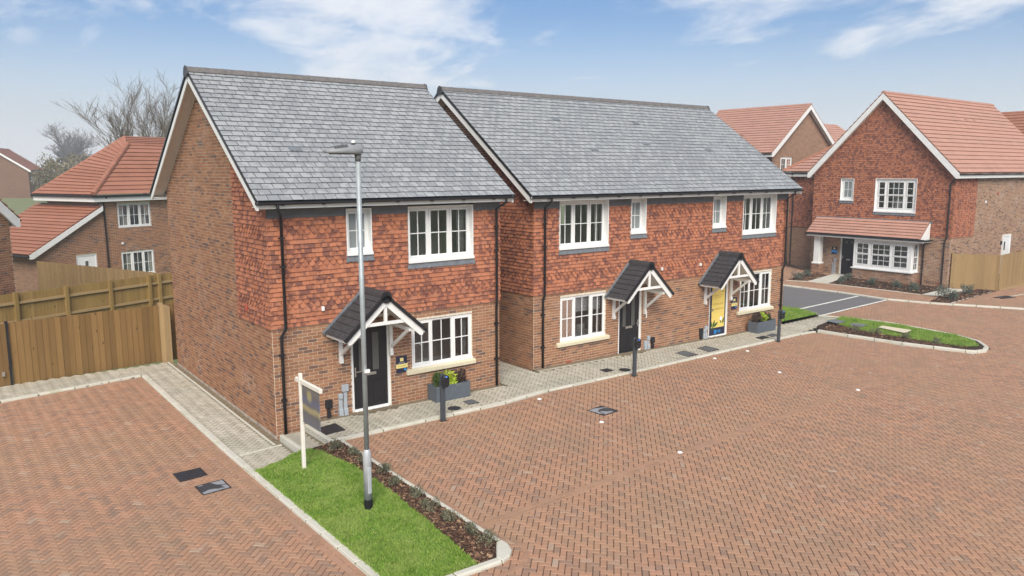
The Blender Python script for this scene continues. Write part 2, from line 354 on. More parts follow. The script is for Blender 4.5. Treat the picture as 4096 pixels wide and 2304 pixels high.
class Proto:
    def __init__(s, mb, mi=None): s.v = np.array(mb.v, float); s.f = mb.f; s.mi = mi
BOX = Proto(MB().box(-.5, .5, -.5, .5, -.5, .5))
def _plain_tile():
    m = MB(); h = .165; t = .016; out = lambda z: -(.040 - .037 * z / h)
    return m.prism([(-.5, out(0), 0), (.5, out(0), 0), (.5, out(h), h), (-.5, out(h), h)], (0, -t, 0))
def _club_tile():
    m = MB(); h = .165; t = .016; out = lambda z: -(.040 - .037 * z / h)
    o = [(-.5, h), (-.5, .074), (-.40, .070), (-.385, .040), (-.30, .014), (-.12, 0), (.12, 0), (.30, .014), (.385, .040), (.40, .070), (.5, .074), (.5, h)]
    return m.prism([(x, out(z), z) for x, z in o], (0, -t, 0))
PLAIN = Proto(_plain_tile()); CLUB = Proto(_club_tile())
def _slate(L_=.30, th=.015, lift=.028):
    m = MB(); n = lambda s_: lift - (lift - .001) * s_ / L_
    return m.prism([(-.5, 0, n(0)), (.5, 0, n(0)), (.5, L_, n(L_)), (-.5, L_, n(L_))], (0, 0, th))
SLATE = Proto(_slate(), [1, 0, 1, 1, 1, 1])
def _paver():
    m = MB(); a = .5; i = .47; j = .44
    m.add([(-a, -a, -.012), (a, -a, -.012), (a, a, -.012), (-a, a, -.012), (-i, -j, 0), (i, -j, 0), (i, j, 0), (-i, j, 0)],
          [(4, 5, 6, 7), (0, 1, 5, 4), (1, 2, 6, 5), (2, 3, 7, 6), (3, 0, 4, 7)]); return m
PAVER = Proto(_paver())

def stack(proto, Ms):
    Ms = np.asarray(Ms); n = len(Ms); k = len(proto.v)
    V = np.einsum('nij,kj->nki', Ms[:, :3, :3], proto.v) + Ms[:, None, :3, 3]
    off = (np.arange(n) * k)[:, None]; F = {}
    for f in proto.f: F.setdefault(len(f), []).append(np.array(f)[None, :] + off)
    return V.reshape(-1, 3), [np.concatenate(x) for x in F.values()]
class Pieces:
    """alike pieces of one thing: the largest in view become parts of their own, the rest one joined part"""
    def __init__(s, name, rest, mat, edge=None): s.name = name; s.rest = rest; s.mat = mat; s.edge = edge; s.items = {}; s.nrm = {}
    def add(s, key, proto, Mx, n): s.items.setdefault(key, (proto, [], [])); s.items[key][1].append(Mx); s.items[key][2].append(n)
    def finish(s, parent, world, cap=300, avoid=None):
        allM = []; keys = []
        for k, (pr, Ms, ns) in s.items.items():
            for Mx, nn in zip(Ms, ns): allM.append((k, Mx, nn))
        if not allM: return
        W = np.array(world); A = np.array([m_[1] for m_ in allM]); NN = np.array([m_[2] for m_ in allM])
        P = A[:, :3, 3] @ W[:3, :3].T + W[:3, 3]; NW = NN @ W[:3, :3].T
        u, v, z = screen(P); face = np.einsum('ij,ij->i', NW, CAMP - P) / np.linalg.norm(CAMP - P, axis=1)
        ok = (z > 1) & (u > 30) & (u < 4066) & (v > 30) & (v < 2274) & (face > .05)
        if avoid is not None: ok &= ~avoid(P, u, v)
        size = np.linalg.norm(A[:, :3, 0], axis=1)
        full = size > .8 * np.median(size)
        score = np.where(ok & full, face / z, -1)
        order = np.argsort(-score); pick = set(int(i) for i in order[:cap] if score[i] > 0)
        meshes = {}
        for k, (pr, Ms, ns) in s.items.items():
            me = bpy.data.meshes.new(s.name); me.from_pydata(pr.v.tolist(), [], pr.f); me.materials.append(M[s.mat]); meshes[k] = me
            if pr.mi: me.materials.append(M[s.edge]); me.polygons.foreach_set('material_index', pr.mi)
        rest = {}
        for i, (k, Mx, nn) in enumerate(allM):
            if i in pick:
                o = link(s.name, meshes[k], parent); o.matrix_basis = Matrix(Mx.tolist())
            else: rest.setdefault(k, []).append(Mx)
        if rest:
            V = []; F = {}; off = 0
            for k, Ms in rest.items():
                a, fs = stack(s.items[k][0], Ms)
                for f in fs: F.setdefault(f.shape[1], []).append(f + off)
                V.append(a); off += len(a)
            me = npmesh(s.rest, np.concatenate(V), [np.concatenate(x) for x in F.values()], s.mat)
            pr = s.items[next(iter(rest))][0]
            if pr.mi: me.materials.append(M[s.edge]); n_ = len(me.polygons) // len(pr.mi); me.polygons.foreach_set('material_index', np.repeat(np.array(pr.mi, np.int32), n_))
            link(s.rest, me, parent, kind='stuff')

def mat4(a, b, c, o):
    m = np.eye(4); m[:3, 0] = a; m[:3, 1] = b; m[:3, 2] = c; m[:3, 3] = o; return m
def cut(iv, a, b):
    out = []
    for p, q in iv:
        if b <= p or a >= q: out.append((p, q)); continue
        if a > p: out.append((p, a))
        if b < q: out.append((b, q))
    return out
class Wall:
    """a wall in house coordinates: origin O, direction u along it, outward normal n"""
    def __init__(s, O, u, n): s.O = np.array(O, float); s.u = np.array(u, float); s.n = np.array(n, float)
    def P(s, a, z, out=0): return s.O + s.u * a + s.n * out + np.array([0, 0, z])
    def spans(s, a0, a1, z, zt, holes, top):
        iv = [(a0, a1)]
        if top:
            lo, hi = top(zt); iv = [(max(a0, lo), min(a1, hi))] if hi > lo else []
        for h in holes:
            if h[2] < zt - .01 and h[3] > z + .01: iv = cut(iv, h[0], h[1])
        return [q for q in iv if q[1] - q[0] > .03]
    def bricks(s, pc, a0, a1, z0, z1, holes=(), top=None, zbase=0.):
        k0 = int(math.floor((z0 - zbase) / .075)); k = k0
        while zbase + k * .075 < z1 - .02:
            z = zbase + k * .075; zt = min(z + .075, z1); zb = max(z, z0); sh = .1125 * (k % 2) + random.uniform(-.004, .004)
            for p, q in s.spans(a0, a1, zb, zt, holes, top):
                i = math.floor((p - sh) / .225)
                while sh + i * .225 < q:
                    c0 = max(p, sh + i * .225); c1 = min(q, sh + (i + 1) * .225); i += 1
                    if c1 - c0 < .035: continue
                    ln = c1 - c0 - .012; h = zt - zb - .0125
                    if h < .02: continue
                    o = s.P((c0 + c1) / 2, (zb + zt) / 2, -.042 + random.uniform(-.0015, .0015))
                    pc.add('b', BOX, mat4(s.u * ln, s.n * -.1, (0, 0, h), o), s.n)
            k += 1
    def tiles(s, pc, a0, a1, z0, z1, holes=(), top=None, clubs=(), clubx=None, wd=.165):
        k = 0
        while z0 + k * .1 < z1 - .03:
            z = z0 + k * .1; club = k in clubs; sh = wd / 2 * (k % 2)
            for p, q in s.spans(a0, a1, z, min(z + .1, z1 + .05), holes, top):
                i = math.floor((p - a0 - sh) / wd)
                while a0 + sh + i * wd < q:
                    c0 = max(p, a0 + sh + i * wd); c1 = min(q, a0 + sh + (i + 1) * wd); i += 1
                    if c1 - c0 < .03: continue
                    isc = club and c1 - c0 > wd * .9 and (clubx is None or clubx(c0, c1, p, q))
                    o = s.P((c0 + c1) / 2, z + random.uniform(-.002, .002), random.uniform(-.001, .003))
                    tl = random.uniform(-.01, .01)
                    pc.add('c' if isc else 'p', CLUB if isc else PLAIN, mat4(s.u * (c1 - c0 - .004) + np.array([0, 0, tl * .16]), -s.n, (0, 0, 1), o), s.n)
            k += 1
    def panel(s, mb, a0, a1, z0, z1, holes=(), top=None, out=0, ridge=None):
        A = sorted({a0, a1, *[min(max(h[i], a0), a1) for h in holes for i in (0, 1)]}); Z = sorted({z0, z1, *[min(max(h[i], z0), z1) for h in holes for i in (2, 3)]})
        for i in range(len(A) - 1):
            for j in range(len(Z) - 1):
                ca, cz = (A[i] + A[i + 1]) / 2, (Z[j] + Z[j + 1]) / 2
                if any(h[0] < ca < h[1] and h[2] < cz < h[3] for h in holes): continue
                mb.poly([s.P(A[i], Z[j], out), s.P(A[i + 1], Z[j], out), s.P(A[i + 1], Z[j + 1], out), s.P(A[i], Z[j + 1], out)])
        if ridge: mb.poly([s.P(a0, z1, out), s.P(a1, z1, out), s.P(ridge[0], ridge[1], out)])
    def reveal(s, mb, h, depth):
        a0, a1, z0, z1 = h
        for p, q in (((a0, z0), (a1, z0)), ((a1, z0), (a1, z1)), ((a1, z1), (a0, z1)), ((a0, z1), (a0, z0))):
            mb.poly([s.P(*p, 0), s.P(*q, 0), s.P(*q, -depth), s.P(*p, -depth)])

# ------------------------------------------------------------------ joinery
def window(house, x0, x1, z0, z1, yf, lights, liner=None, glass='glass', sill='pvc', room=True, curtains=(), rd=1.6, sash=False, fw=.05, label=None, mat='white_pvc'):
    """lights: (share of width, columns, rows, opens); yf: front of the frame; liner: y of the wall face it is lined out to"""
    w_ = part('window', house)
    if label: w_['label'] = label
    if liner is not None:
        b = MB(); t = .026
        b.box(x0, x0 + t, liner - .012, yf + .05, z0, z1); b.box(x1 - t, x1, liner - .012, yf + .05, z0, z1); b.box(x0 + t, x1 - t, liner - .01, yf + .05, z1 - t, z1)
        b.build('reveal_lining', mat, w_)
        MB().box(x0 - .012, x1 + .012, liner - .045, yf + .05, z0 - .045, z0 + .022).build('sill', mat, w_, bevel=.004)
        x0 += t; x1 -= t; z1 -= t; z0 += .022
    f = MB(); d = .065
    f.box(x0, x0 + fw, yf, yf + d, z0, z1); f.box(x1 - fw, x1, yf, yf + d, z0, z1); f.box(x0 + fw, x1 - fw, yf, yf + d, z1 - fw, z1); f.box(x0 + fw, x1 - fw, yf, yf + d, z0, z0 + fw)
    tot = sum(l[0] for l in lights); X = [x0]
    for l in lights: X.append(X[-1] + (x1 - x0) * l[0] / tot)
    for x in X[1:-1]: f.box(x - fw * .45, x + fw * .45, yf + .002, yf + d, z0 + fw, z1 - fw)
    f.build('frame', mat, w_, bevel=.003)
    if sill == 'pvc' and liner is None: MB().box(x0 - .01, x1 + .01, yf - .05, yf - .002, z0 - .02, z0 + .03).build('sill', mat, w_, bevel=.003)
    for li, l in enumerate(lights):
        a = X[li] + (fw if li == 0 else fw * .45) + .003; b = X[li + 1] - (fw if li == len(lights) - 1 else fw * .45) - .003; c = z0 + fw + .003; e = z1 - fw - .003
        rows = l[2]
        halves = [(c, (c + e) / 2, rows // 2, .0), ((c + e) / 2, e, rows - rows // 2, -.02)] if sash else [(c, e, rows, 0)]
        for (cc, ee, rr, dy) in halves:
            cw = .042 if (l[3] or sash) else .012; yy = yf - .014 + dy if (l[3] or sash) else yf + .012
            q = MB(); q.box(a, a + cw, yy, yy + .05, cc, ee); q.box(b - cw, b, yy, yy + .05, cc, ee); q.box(a + cw, b - cw, yy, yy + .05, ee - cw, ee); q.box(a + cw, b - cw, yy, yy + .05, cc, cc + cw)
            q.build('casement' if not sash else 'sash', mat, w_)
            ga, gb, gc, ge = a + cw, b - cw, cc + cw, ee - cw; bw = .011
            g = MB(); nb = 0
            for k in range(1, l[1]): xx = ga + (gb - ga) * k / l[1]; g.box(xx - bw, xx + bw, yy + .018, yy + .034, gc, ge); nb = 1
            for k in range(1, rr): zz_ = gc + (ge - gc) * k / rr; g.box(ga, gb, yy + .016, yy + .036, zz_ - bw, zz_ + bw); nb = 1
            if nb: g.build('glazing_bars', mat, w_)
            for k in range(l[1]):
                for r_ in range(rr):
                    pa = ga + (gb - ga) * k / l[1]; pb = ga + (gb - ga) * (k + 1) / l[1]; pc_ = gc + (ge - gc) * r_ / rr; pe = gc + (ge - gc) * (r_ + 1) / rr
                    MB().poly([(pa, yy + .026, pc_), (pb, yy + .026, pc_), (pb, yy + .026, pe), (pa, yy + .026, pe)]).build('pane', glass, w_)
    if room:
        r_ = MB(); y0 = yf + d + .001; m_ = .18; xa, xb, za, zb, y1 = x0 - m_, x1 + m_, z0 - .55, z1 + .12, yf + rd
        r_.poly([(xa, y1, za), (xb, y1, za), (xb, y1, zb), (xa, y1, zb)]); r_.poly([(xa, y0, za), (xa, y1, za), (xa, y1, zb), (xa, y0, zb)]); r_.poly([(xb, y0, za), (xb, y1, za), (xb, y1, zb), (xb, y0, zb)])
        r_.poly([(xa, y0, za), (xb, y0, za), (xb, y1, za), (xa, y1, za)]); r_.poly([(xa, y0, zb), (xb, y0, zb), (xb, y1, zb), (xa, y1, zb)])
        r_.build('room', 'room_paint', w_)
    for (fa, fb, fc, fd, mt) in curtains:
        a = x0 + (x1 - x0) * fa; b = x0 + (x1 - x0) * fb; c = z0 + (z1 - z0) * fc; e = z0 + (z1 - z0) * fd; q = MB(); n_ = max(4, int((b - a) / .035))
        if mt == 'blind':
            k_ = max(2, int((e - c) / .09))
            pts = [(yf + .16 + (.02 if i % 2 else 0), c + (e - c) * i / (2 * k_)) for i in range(2 * k_ + 1)]
            for (ya, zq), (yb, zr_) in zip(pts, pts[1:]): q.poly([(a, ya, zq), (b, ya, zq), (b, yb, zr_), (a, yb, zr_)])
        else:
            xs = [a + (b - a) * i / n_ for i in range(n_ + 1)]
            for i in range(n_): q.poly([(xs[i], yf + .2 + .03 * (i % 2), c), (xs[i + 1], yf + .2 + .03 * ((i + 1) % 2), c), (xs[i + 1], yf + .2 + .03 * ((i + 1) % 2), e), (xs[i], yf + .2 + .03 * (i % 2), e)])
        q.build('blind' if mt == 'blind' else 'curtain', mt, w_)
    return w_

def door(house, x0, x1, z0, z1, yf=.03, glasses=(), box=(.36, .62, .41), handle_left=True, colour='black_paint', lights_small=(), frame='white_pvc'):
    d = part('door', house); fw = .065; b = MB()
    b.box(x0, x0 + fw, yf - .01, yf + .08, z0, z1); b.box(x1 - fw, x1, yf - .01, yf + .08, z0, z1); b.box(x0 + fw, x1 - fw, yf - .01, yf + .08, z1 - fw, z1)
    b.build('door_frame', frame, d, bevel=.004)
    t = MB(); t.box(x0 + fw, x1 - fw, yf - .05, yf + .06, z0, z0 + .022); t.box(x0 + fw, x1 - fw, yf - .025, yf + .06, z0 + .022, z0 + .055); t.build('threshold', frame, d)
    a, e, c, f = x0 + fw + .004, x1 - fw - .004, z0 + .058, z1 - fw - .004
    l = MB(); l.box(a, e, yf + .012, yf + .056, c, f); leaf = l.build('door_leaf', colour, d, bevel=.003)
    W_, H_ = e - a, f - c
    for (ga, gb, gc, gd) in glasses:
        X0, X1, Z0, Z1 = a + W_ * ga, a + W_ * gb, c + H_ * gc, c + H_ * gd; q = MB(); m_ = .018
        q.box(X0 - m_, X0, yf, yf + .014, Z0 - m_, Z1 + m_); q.box(X1, X1 + m_, yf, yf + .014, Z0 - m_, Z1 + m_); q.box(X0, X1, yf, yf + .014, Z1, Z1 + m_); q.box(X0, X1, yf, yf + .014, Z0 - m_, Z0)
        q.build('glass_bead', colour, d)
        MB().box(X0, X1, yf + .006, yf + .013, Z0, Z1).build('door_glass', 'door_glass', d)
    for (ga, gb, gc, gd) in ((.1, .42, .06, .32), (.58, .9, .06, .32)) if colour == 'black_paint' else ():
        X0, X1, Z0, Z1 = a + W_ * ga, a + W_ * gb, c + H_ * gc, c + H_ * gd; q = MB(); m_ = .02
        q.box(X0 - m_, X0, yf + .004, yf + .013, Z0 - m_, Z1 + m_); q.box(X1, X1 + m_, yf + .004, yf + .013, Z0 - m_, Z1 + m_); q.box(X0, X1, yf + .004, yf + .013, Z1, Z1 + m_); q.box(X0, X1, yf + .004, yf + .013, Z0 - m_, Z0)
        q.build('door_moulding', colour, d)
    if box:
        X0, X1, zc_ = a + W_ * box[0], a + W_ * box[1], c + H_ * box[2]
        MB().box(X0, X1, yf - .004, yf + .013, zc_ - .035, zc_ + .035).build('letterbox', 'steel', d, bevel=.004)
    hx = a + .045 if handle_left else e - .045; sg = 1 if handle_left else -1; zc_ = c + H_ * .47
    h = MB(); h.box(hx - .017, hx + .017, yf + .002, yf + .013, zc_ - .12, zc_ + .1); h.box(hx - .012, hx + .012, yf - .045, yf + .003, zc_ - .012, zc_ + .012)
    h.box(min(hx, hx + sg * .12), max(hx, hx + sg * .12), yf - .05, yf - .032, zc_ - .011, zc_ + .011); h.build('door_handle', 'steel', d)
    return d

def porch(house, xc, half, zt, ze, yb, yp, tilew=.3):
    """gabled canopy: ridge height zt, bargeboard foot ze, from the wall yb out to yp"""
    p = part('porch', house); sl = (zt - .13 - ze) / half
    ang = math.atan(sl)
    for s in (-1, 1):
        q = MB(); q.prism([(xc, yp + .012, zt - .13), (xc + s * half, yp + .012, ze + .005), (xc + s * half, yp + .012, ze + .05), (xc, yp + .012, zt - .085)], (0, yb - yp - .012, 0)); q.build('canopy_deck', 'white_paint', p)
        # bargeboard
        q = MB(); q.prism([(xc, yp, zt - .12), (xc + s * half, yp, ze + .02), (xc + s * half, yp, ze - .10), (xc + s * (half - .08), yp, ze - .10), (xc, yp, zt - .30)], (0, -.03, 0)); q.build('bargeboard', 'white_paint', p)
        q = MB(); q.box(min(xc + s * half, xc + s * (half + .05)), max(xc + s * half, xc + s * (half + .05)), yp - .02, yb, ze - .055, ze + .03); q.build('fascia', 'white_paint', p)
        # black verge trim
        dv = Vector((s * cos(ang), 0, -sin(ang))); nv = Vector((s * sin(ang), 0, cos(ang)))
        Ls = half / cos(ang) + .11
        q = MB(); a = Vector((xc, yp - .045, zt - .07)); q.beam(a, a + dv * Ls, .06, .07, (nv.x, nv.y, nv.z)); q.build('verge_trim', 'black_plastic', p)
        # tiles
        g = .185; nr = int(Ls / g) + 1; x0, x1 = yp - .03, yb
        for r in range(nr):
            s0 = Ls - r * g
            if s0 - g < 0: ln = s0
            else: ln = g + .06
            ys = [x0]; sh = tilew / 2 if r % 2 else tilew
            y = x0 + sh
            while y < x1 - .05: ys.append(y); y += tilew
            ys.append(x1)
            for ya, yb_ in zip(ys, ys[1:]):
                base = Vector((xc, (ya + yb_) / 2, zt - .055)) + dv * s0
                q = MB(); wv = Vector((0, (yb_ - ya - .006) / 2, 0)); up = -dv
                pts = [base - wv + nv * .028, base + wv + nv * .028, base + wv + up * ln + nv * .004, base - wv + up * ln + nv * .004]
                q.prism(pts, nv * .018); q.build('tile', 'slate_dark', p)
        # bracket
        bx = xc + s * (half - .29 if half < .95 else half - .27)
        q = MB(); q.box(bx - .04, bx + .04, -.075, -.004, ze - .62, ze + .10); q.box(bx - .042, bx + .042, -.09, -.004, ze - .72, ze - .62); q.build('wall_post', 'white_paint', p)
        q = MB(); q.beam((bx, -.05, ze - .52), (bx, yp + .12, ze + .03), .06, .07); q.build('brace', 'white_paint', p)
        q = MB(); q.beam((bx, -.02, ze + .05), (bx, yp + .03, ze + .05), .07, .08); q.build('side_beam', 'white_paint', p)
    zt2 = ze + .27
    hw = half * (1 - (zt2 - ze) / (zt - .2 - ze)) + .03
    MB().box(xc - hw, xc + hw, yp - .012, yp + .04, zt2 - .035, zt2 + .035).build('tie_beam', 'white_paint', p)
    MB().box(xc - .035, xc + .035, yp - .010, yp + .035, zt2 + .035, zt - .22).build('king_post', 'white_paint', p)
    MB().box(xc - hw, xc + hw, -.05, -.006, zt2 - .03, zt2 + .03).build('wall_beam', 'white_paint', p)
    # ridge
    y = yp - .06; k = 0
    while y < yb - .02:
        y2 = min(y + .42, yb); q = MB(); pr = [(.115 * cos(t), .115 * sin(t)) for t in [pi * i / 8 for i in range(9)]]
        pts = [(xc + a, y, zt - .09 + b) for a, b in pr] + [(xc - .115, y, zt - .14), (xc + .115, y, zt - .14)]
        q.prism(pts, (0, y2 - y - .008, 0)); q.build('ridge_tile', 'slate_dark', p); y = y2; k += 1
    q = MB(); q.prism([(xc + .125 * cos(t), yp - .075, zt - .10 + .135 * sin(t)) for t in [2 * pi * i / 16 for i in range(16)]], (0, .02, 0)); q.build('ridge_end_cap', 'charger_black', p)
    # lead soakers at the wall
    for s in (-1, 1):
        q = MB(); a = Vector((xc, yb - .02, zt - .02)); dv = Vector((s * cos(ang), 0, -sin(ang))); q.beam(a, a + dv * (half / cos(ang) + .16), .05, .09, (s * sin(ang), 0, cos(ang))); q.build('flashing', 'lead', p)
    return p

def downpipe(house, x, y, ztop, zk1, zk2, zb, jog, yo=-.12, r=.034):
    """from the gutter, a swan neck onto the tiles, a second offset onto the brick"""
    pts = [(x, y, ztop), (x, y, ztop - .14), (x + jog, yo - .03, ztop - .30), (x + jog, yo - .03, zk1), (x + jog * .55, yo + .055, zk2), (x + jog * .55, yo + .055, zb)]
    d = MB().tube(pts, r, 8).build('downpipe', 'black_plastic', house, smooth=True)
    for z in (ztop - .75, (ztop + zk1) / 2, zk2 - .4, (zk2 + zb) / 2 - .3):
        up = z > zk1; xx = x + jog if up else x + jog * .55; yy = yo - .03 if up else yo + .055
        MB().box(xx - .055, xx + .055, yy - .04, yy + .06, z - .02, z + .02).build('pipe_clip', 'black_plastic', d)
    return d
def duct(house, items):
    for (x, z0, z1, w_, bw, bh, mt) in items:
        q = MB(); q.box(x - w_ / 2, x + w_ / 2, -.06, -.002, z0 + .1, z1 - bh); q.build('cable_duct', mt, house, bevel=.004)
        q = MB(); q.prism([(x - w_ / 2 - .006, -.002, z0 - .03), (x - w_ / 2 - .006, -.10, z0 - .03), (x - w_ / 2 - .006, -.075, z0 + .2), (x - w_ / 2 - .006, -.002, z0 + .24)], (w_ + .012, 0, 0)); q.build('duct_shoe', mt, house)
        q = MB(); q.box(x - bw / 2, x + bw / 2, -.085, -.002, z1 - bh, z1); q.build('meter_box', mt, house, bevel=.012)
def apron(house, x0, x1, z1, drop=.13, y=-.045):
    q = MB(); n_ = int((x1 - x0 + .12) / .055); pts = []
    xa, xb = x0 - .05, x1 + .05
    for i in range(n_ + 1):
        x = xa + (xb - xa) * i / n_; pts.append((x, y - .01, z1 - drop - (.022 if i % 2 else 0) + random.uniform(-.004, .004)))
    pts = pts + [(x1, y + .005, z1), (x0, y + .005, z1)]
    q.prism(pts, (0, .006, 0)); q.build('lead_apron', 'lead', house)

# ------------------------------------------------------------------ the two slate-roofed houses
def long_house(name, label, loc, rz, W, D, zg, zt, ztt, zf, zr, ry, ty, ov, front_holes, brick_holes, clubs, brickmat, nvent):
    H = thing(name, label, 'house', loc, rz)
    wm = Matrix.Translation(loc) @ Matrix.Rotation(rz, 4, 'Z')
    ovl, ovr = ov; ovf = .352; ye = -ovf - .035; ze = zf + .16; za = zr - .085; s = (za - ze) / (ry - ye); an = math.atan(s); yb = 2 * ry - ye
    fw = Wall((0, 0, 0), (1, 0, 0), (0, -1, 0)); lw = Wall((0, 0, 0), (0, 1, 0), (-1, 0, 0)); rw = Wall((W, 0, 0), (0, 1, 0), (1, 0, 0)); bw = Wall((0, D, 0), (1, 0, 0), (0, 1, 0))
    top = lambda z: (ye + (z - ze + .16) / s, 2 * ry - ye - (z - ze + .16) / s)
    gz0 = zg - .35
    # backing walls
    b = MB()
    fw.panel(b, 0, W, gz0, zt + .05, brick_holes); lw.panel(b, ty, D, gz0, zf + .1); lw.panel(b, 0, ty, gz0, zt + .05)
    zty = ze - .17 + (ty - ye) * s
    b.poly([lw.P(ty, zf + .1), lw.P(D, zf + .1), lw.P(D, ze - .17 + (yb - D) * s), lw.P(ry, za - .17), lw.P(ty, zty)])
    for h in brick_holes: fw.reveal(b, h, .12)
    b.poly([lw.P(ty, zt), lw.P(ty, zty), lw.P(ty, zty, -.04), lw.P(ty, zt, -.04)])
    b.build('wall_backing', 'mortar', H)
    b = MB(); fw.panel(b, .02, W - .02, zt + .05, zf + .14, front_holes, out=-.02)
    b.poly([lw.P(.02, zt + .05, -.02), lw.P(ty, zt + .05, -.02), lw.P(ty, zty, -.02), lw.P(.02, ze - .2, -.02)])
    b.build('tile_backing', 'lead_band', H)
    b = MB(); bw.panel(b, 0, W, gz0, zf + .1); rw.panel(b, 0, D, gz0, zf + .1, ridge=None); b.poly([rw.P(0, zf + .1), rw.P(D, zf + .1), rw.P(ry, za - .17)]); b.build('far_wall', 'far_brick', H)
    # bricks
    pc = Pieces('brick', 'brickwork', brickmat)
    fw.bricks(pc, 0, W, gz0 + .1, zt + .03, brick_holes)
    lw.bricks(pc, 0, ty, gz0 + .1, zt + .03); lw.bricks(pc, ty, D, gz0 + .1, zt + .03)
    k_ = zt + .03
    lw.bricks(pc, ty, D, k_ - (k_ % .075), za, top=top)
    pc.finish(H, wm)
    # hung tiles
    ft = Wall((0, .02, 0), (1, 0, 0), (0, -1, 0)); lt = Wall((.02, 0, 0), (0, 1, 0), (-1, 0, 0))
    pc = Pieces('wall_tile', 'wall_tiling', 'clay_tile')
    ft.tiles(pc, -.03, W + .03, zt, ztt, front_holes, clubs=clubs, clubx=lambda c0, c1, p, q: c0 > p + .22 and c1 < q - .12)
    lt.tiles(pc, -.03, ty - .01, zt, ztt + 1.6, (), top=lambda z: (ye + (z - ze + .12) / s, 99), clubs=clubs, clubx=lambda c0, c1, p, q: c0 > p + .15 and c1 < q - .12)
    pc.finish(H, wm)
    # metal band under the fascia
    xs = sorted([h for h in front_holes if h[3] > ztt], key=lambda h: h[0]); x = -.02
    for h in xs + [(W + .02, 0, 0, 0)]:
        MB().box(x, h[0] - .004, -.036, .0, ztt - .04, zf + .02).build('lead_band', 'lead_band', H); x = h[1] + .004
    # roof deck, slates
    b = MB(); b.prism([(-ovl, ye + .03, ze - .06), (-ovl, ye, ze), (-ovl, ry, za), (-ovl, yb, ze), (-ovl, yb - .03, ze - .06), (-ovl, ry, za - .09)], (W + ovl + ovr, 0, 0)); b.build('roof_deck', 'slate_dark', H)
    pc = Pieces('slate', 'slating', 'slate', 'slate_edge_shade'); g = .197; u = np.array([1., 0, 0]); up = np.array([0, cos(an), sin(an)]); nn = np.array([0, -sin(an), cos(an)])
    SL = (za - ze) / sin(an); r = 0; wd = .25
    while r * g < SL - .03:
        s0 = -.03 + r * g; ln = min(1, (SL - s0) / .3); x = -ovl - .012; first = wd / 2 if r % 2 else wd
        xe = W + ovr + .012; e = [x, x + first]
        while e[-1] < xe - .05: e.append(e[-1] + wd)
        e[-1] = xe
        for a, c in zip(e, e[1:]):
            o = np.array([(a + c) / 2, ye, ze]) + up * (s0 + random.uniform(-.003, .003)) + nn * random.uniform(0, .003)
            pc.add('s', SLATE, mat4(u * (c - a - .011), up * ln, nn, o), nn)
        r += 1
    pc.finish(H, wm)
    for (vx, vs) in nvent:
        o = Vector((vx, ye, ze)) + Vector(up) * vs + Vector(nn) * .03
        q = MB(); wv = Vector((.15, 0, 0)); q.prism([o - wv, o + wv, o + wv + Vector(up) * .16, o - wv + Vector(up) * .16], Vector(nn) * .02)
        for i in (-.1, 0, .1): q.prism([o + Vector((i - .02, 0, 0)) + Vector(nn) * .021, o + Vector((i + .02, 0, 0)) + Vector(nn) * .021, o + Vector((i + .02, 0, 0)) + Vector(up) * .05 + Vector(nn) * .021, o + Vector((i - .02, 0, 0)) + Vector(up) * .05 + Vector(nn) * .021], Vector(nn) * .012)
        q.build('roof_vent', 'lead', H)
    # ridge
    x = -ovl - .02; me = None; n_ = int(round((W + ovl + ovr + .04) / .45)); st = (W + ovl + ovr + .04) / n_
    q = MB(); hw = .145
    for (l0, l1, k) in ((0, st - .012, 1.), (st - .05, st + .015, 1.09)):
        pr = [(-hw * k, -.085), (-hw * .55 * k, .005 * k), (0, .05 * k), (hw * .55 * k, .005 * k), (hw * k, -.085)]
        q.prism([(l0, ry + a, za + .045 + c) for a, c in pr], (l1 - l0, 0, 0))
    proto = q.build('ridge_tile', 'ridge_grey', H); proto.location.x = x
    for i in range(1, n_): o = proto.copy(); COL.objects.link(o); o.location.x = x + i * st
    for xx in (-ovl - .05, W + ovr + .02):
        q = MB(); q.prism([(xx, ry - .16, za - .09), (xx, ry - .1, za + .07), (xx, ry, za + .115), (xx, ry + .1, za + .07), (xx, ry + .16, za - .09), (xx, ry + .1, za - .15), (xx, ry - .1, za - .15)], (.03, 0, 0)); q.build('ridge_end_cap', 'slate_dark', H)
    # verges
    for xx, dr in ((-ovl, 1), (W + ovr, -1)):
        for sg in (1, -1):
            Y = lambda y: y if sg == 1 else 2 * ry - y
            q = MB(); q.prism([(xx, Y(ye), ze - .015), (xx, ry, za - .015), (xx, ry, za - .25), (xx, Y(ye + .07), ze - .19), (xx, Y(ye), ze - .19)], (.03 * dr, 0, 0)); q.build('bargeboard', 'white_paint', H)
            q = MB(); q.prism([(xx + .03 * dr, Y(ye + .03), ze - .135), (xx + .03 * dr, ry, za - .175), (xx + .03 * dr, ry, za - .19), (xx + .03 * dr, Y(ye + .03), ze - .15)], ((.9 * (ovl if dr > 0 else ovr)) * dr, 0, 0)); q.build('verge_soffit', 'soffit', H)
            q = MB(); q.prism([(xx - .022 * dr, Y(ye - .02), ze + .028), (xx - .022 * dr, ry, za + .04), (xx - .022 * dr, ry, za - .03), (xx - .022 * dr, Y(ye - .02), ze - .03)], (.02 * dr, 0, 0)); q.build('verge_trim', 'black_plastic', H)
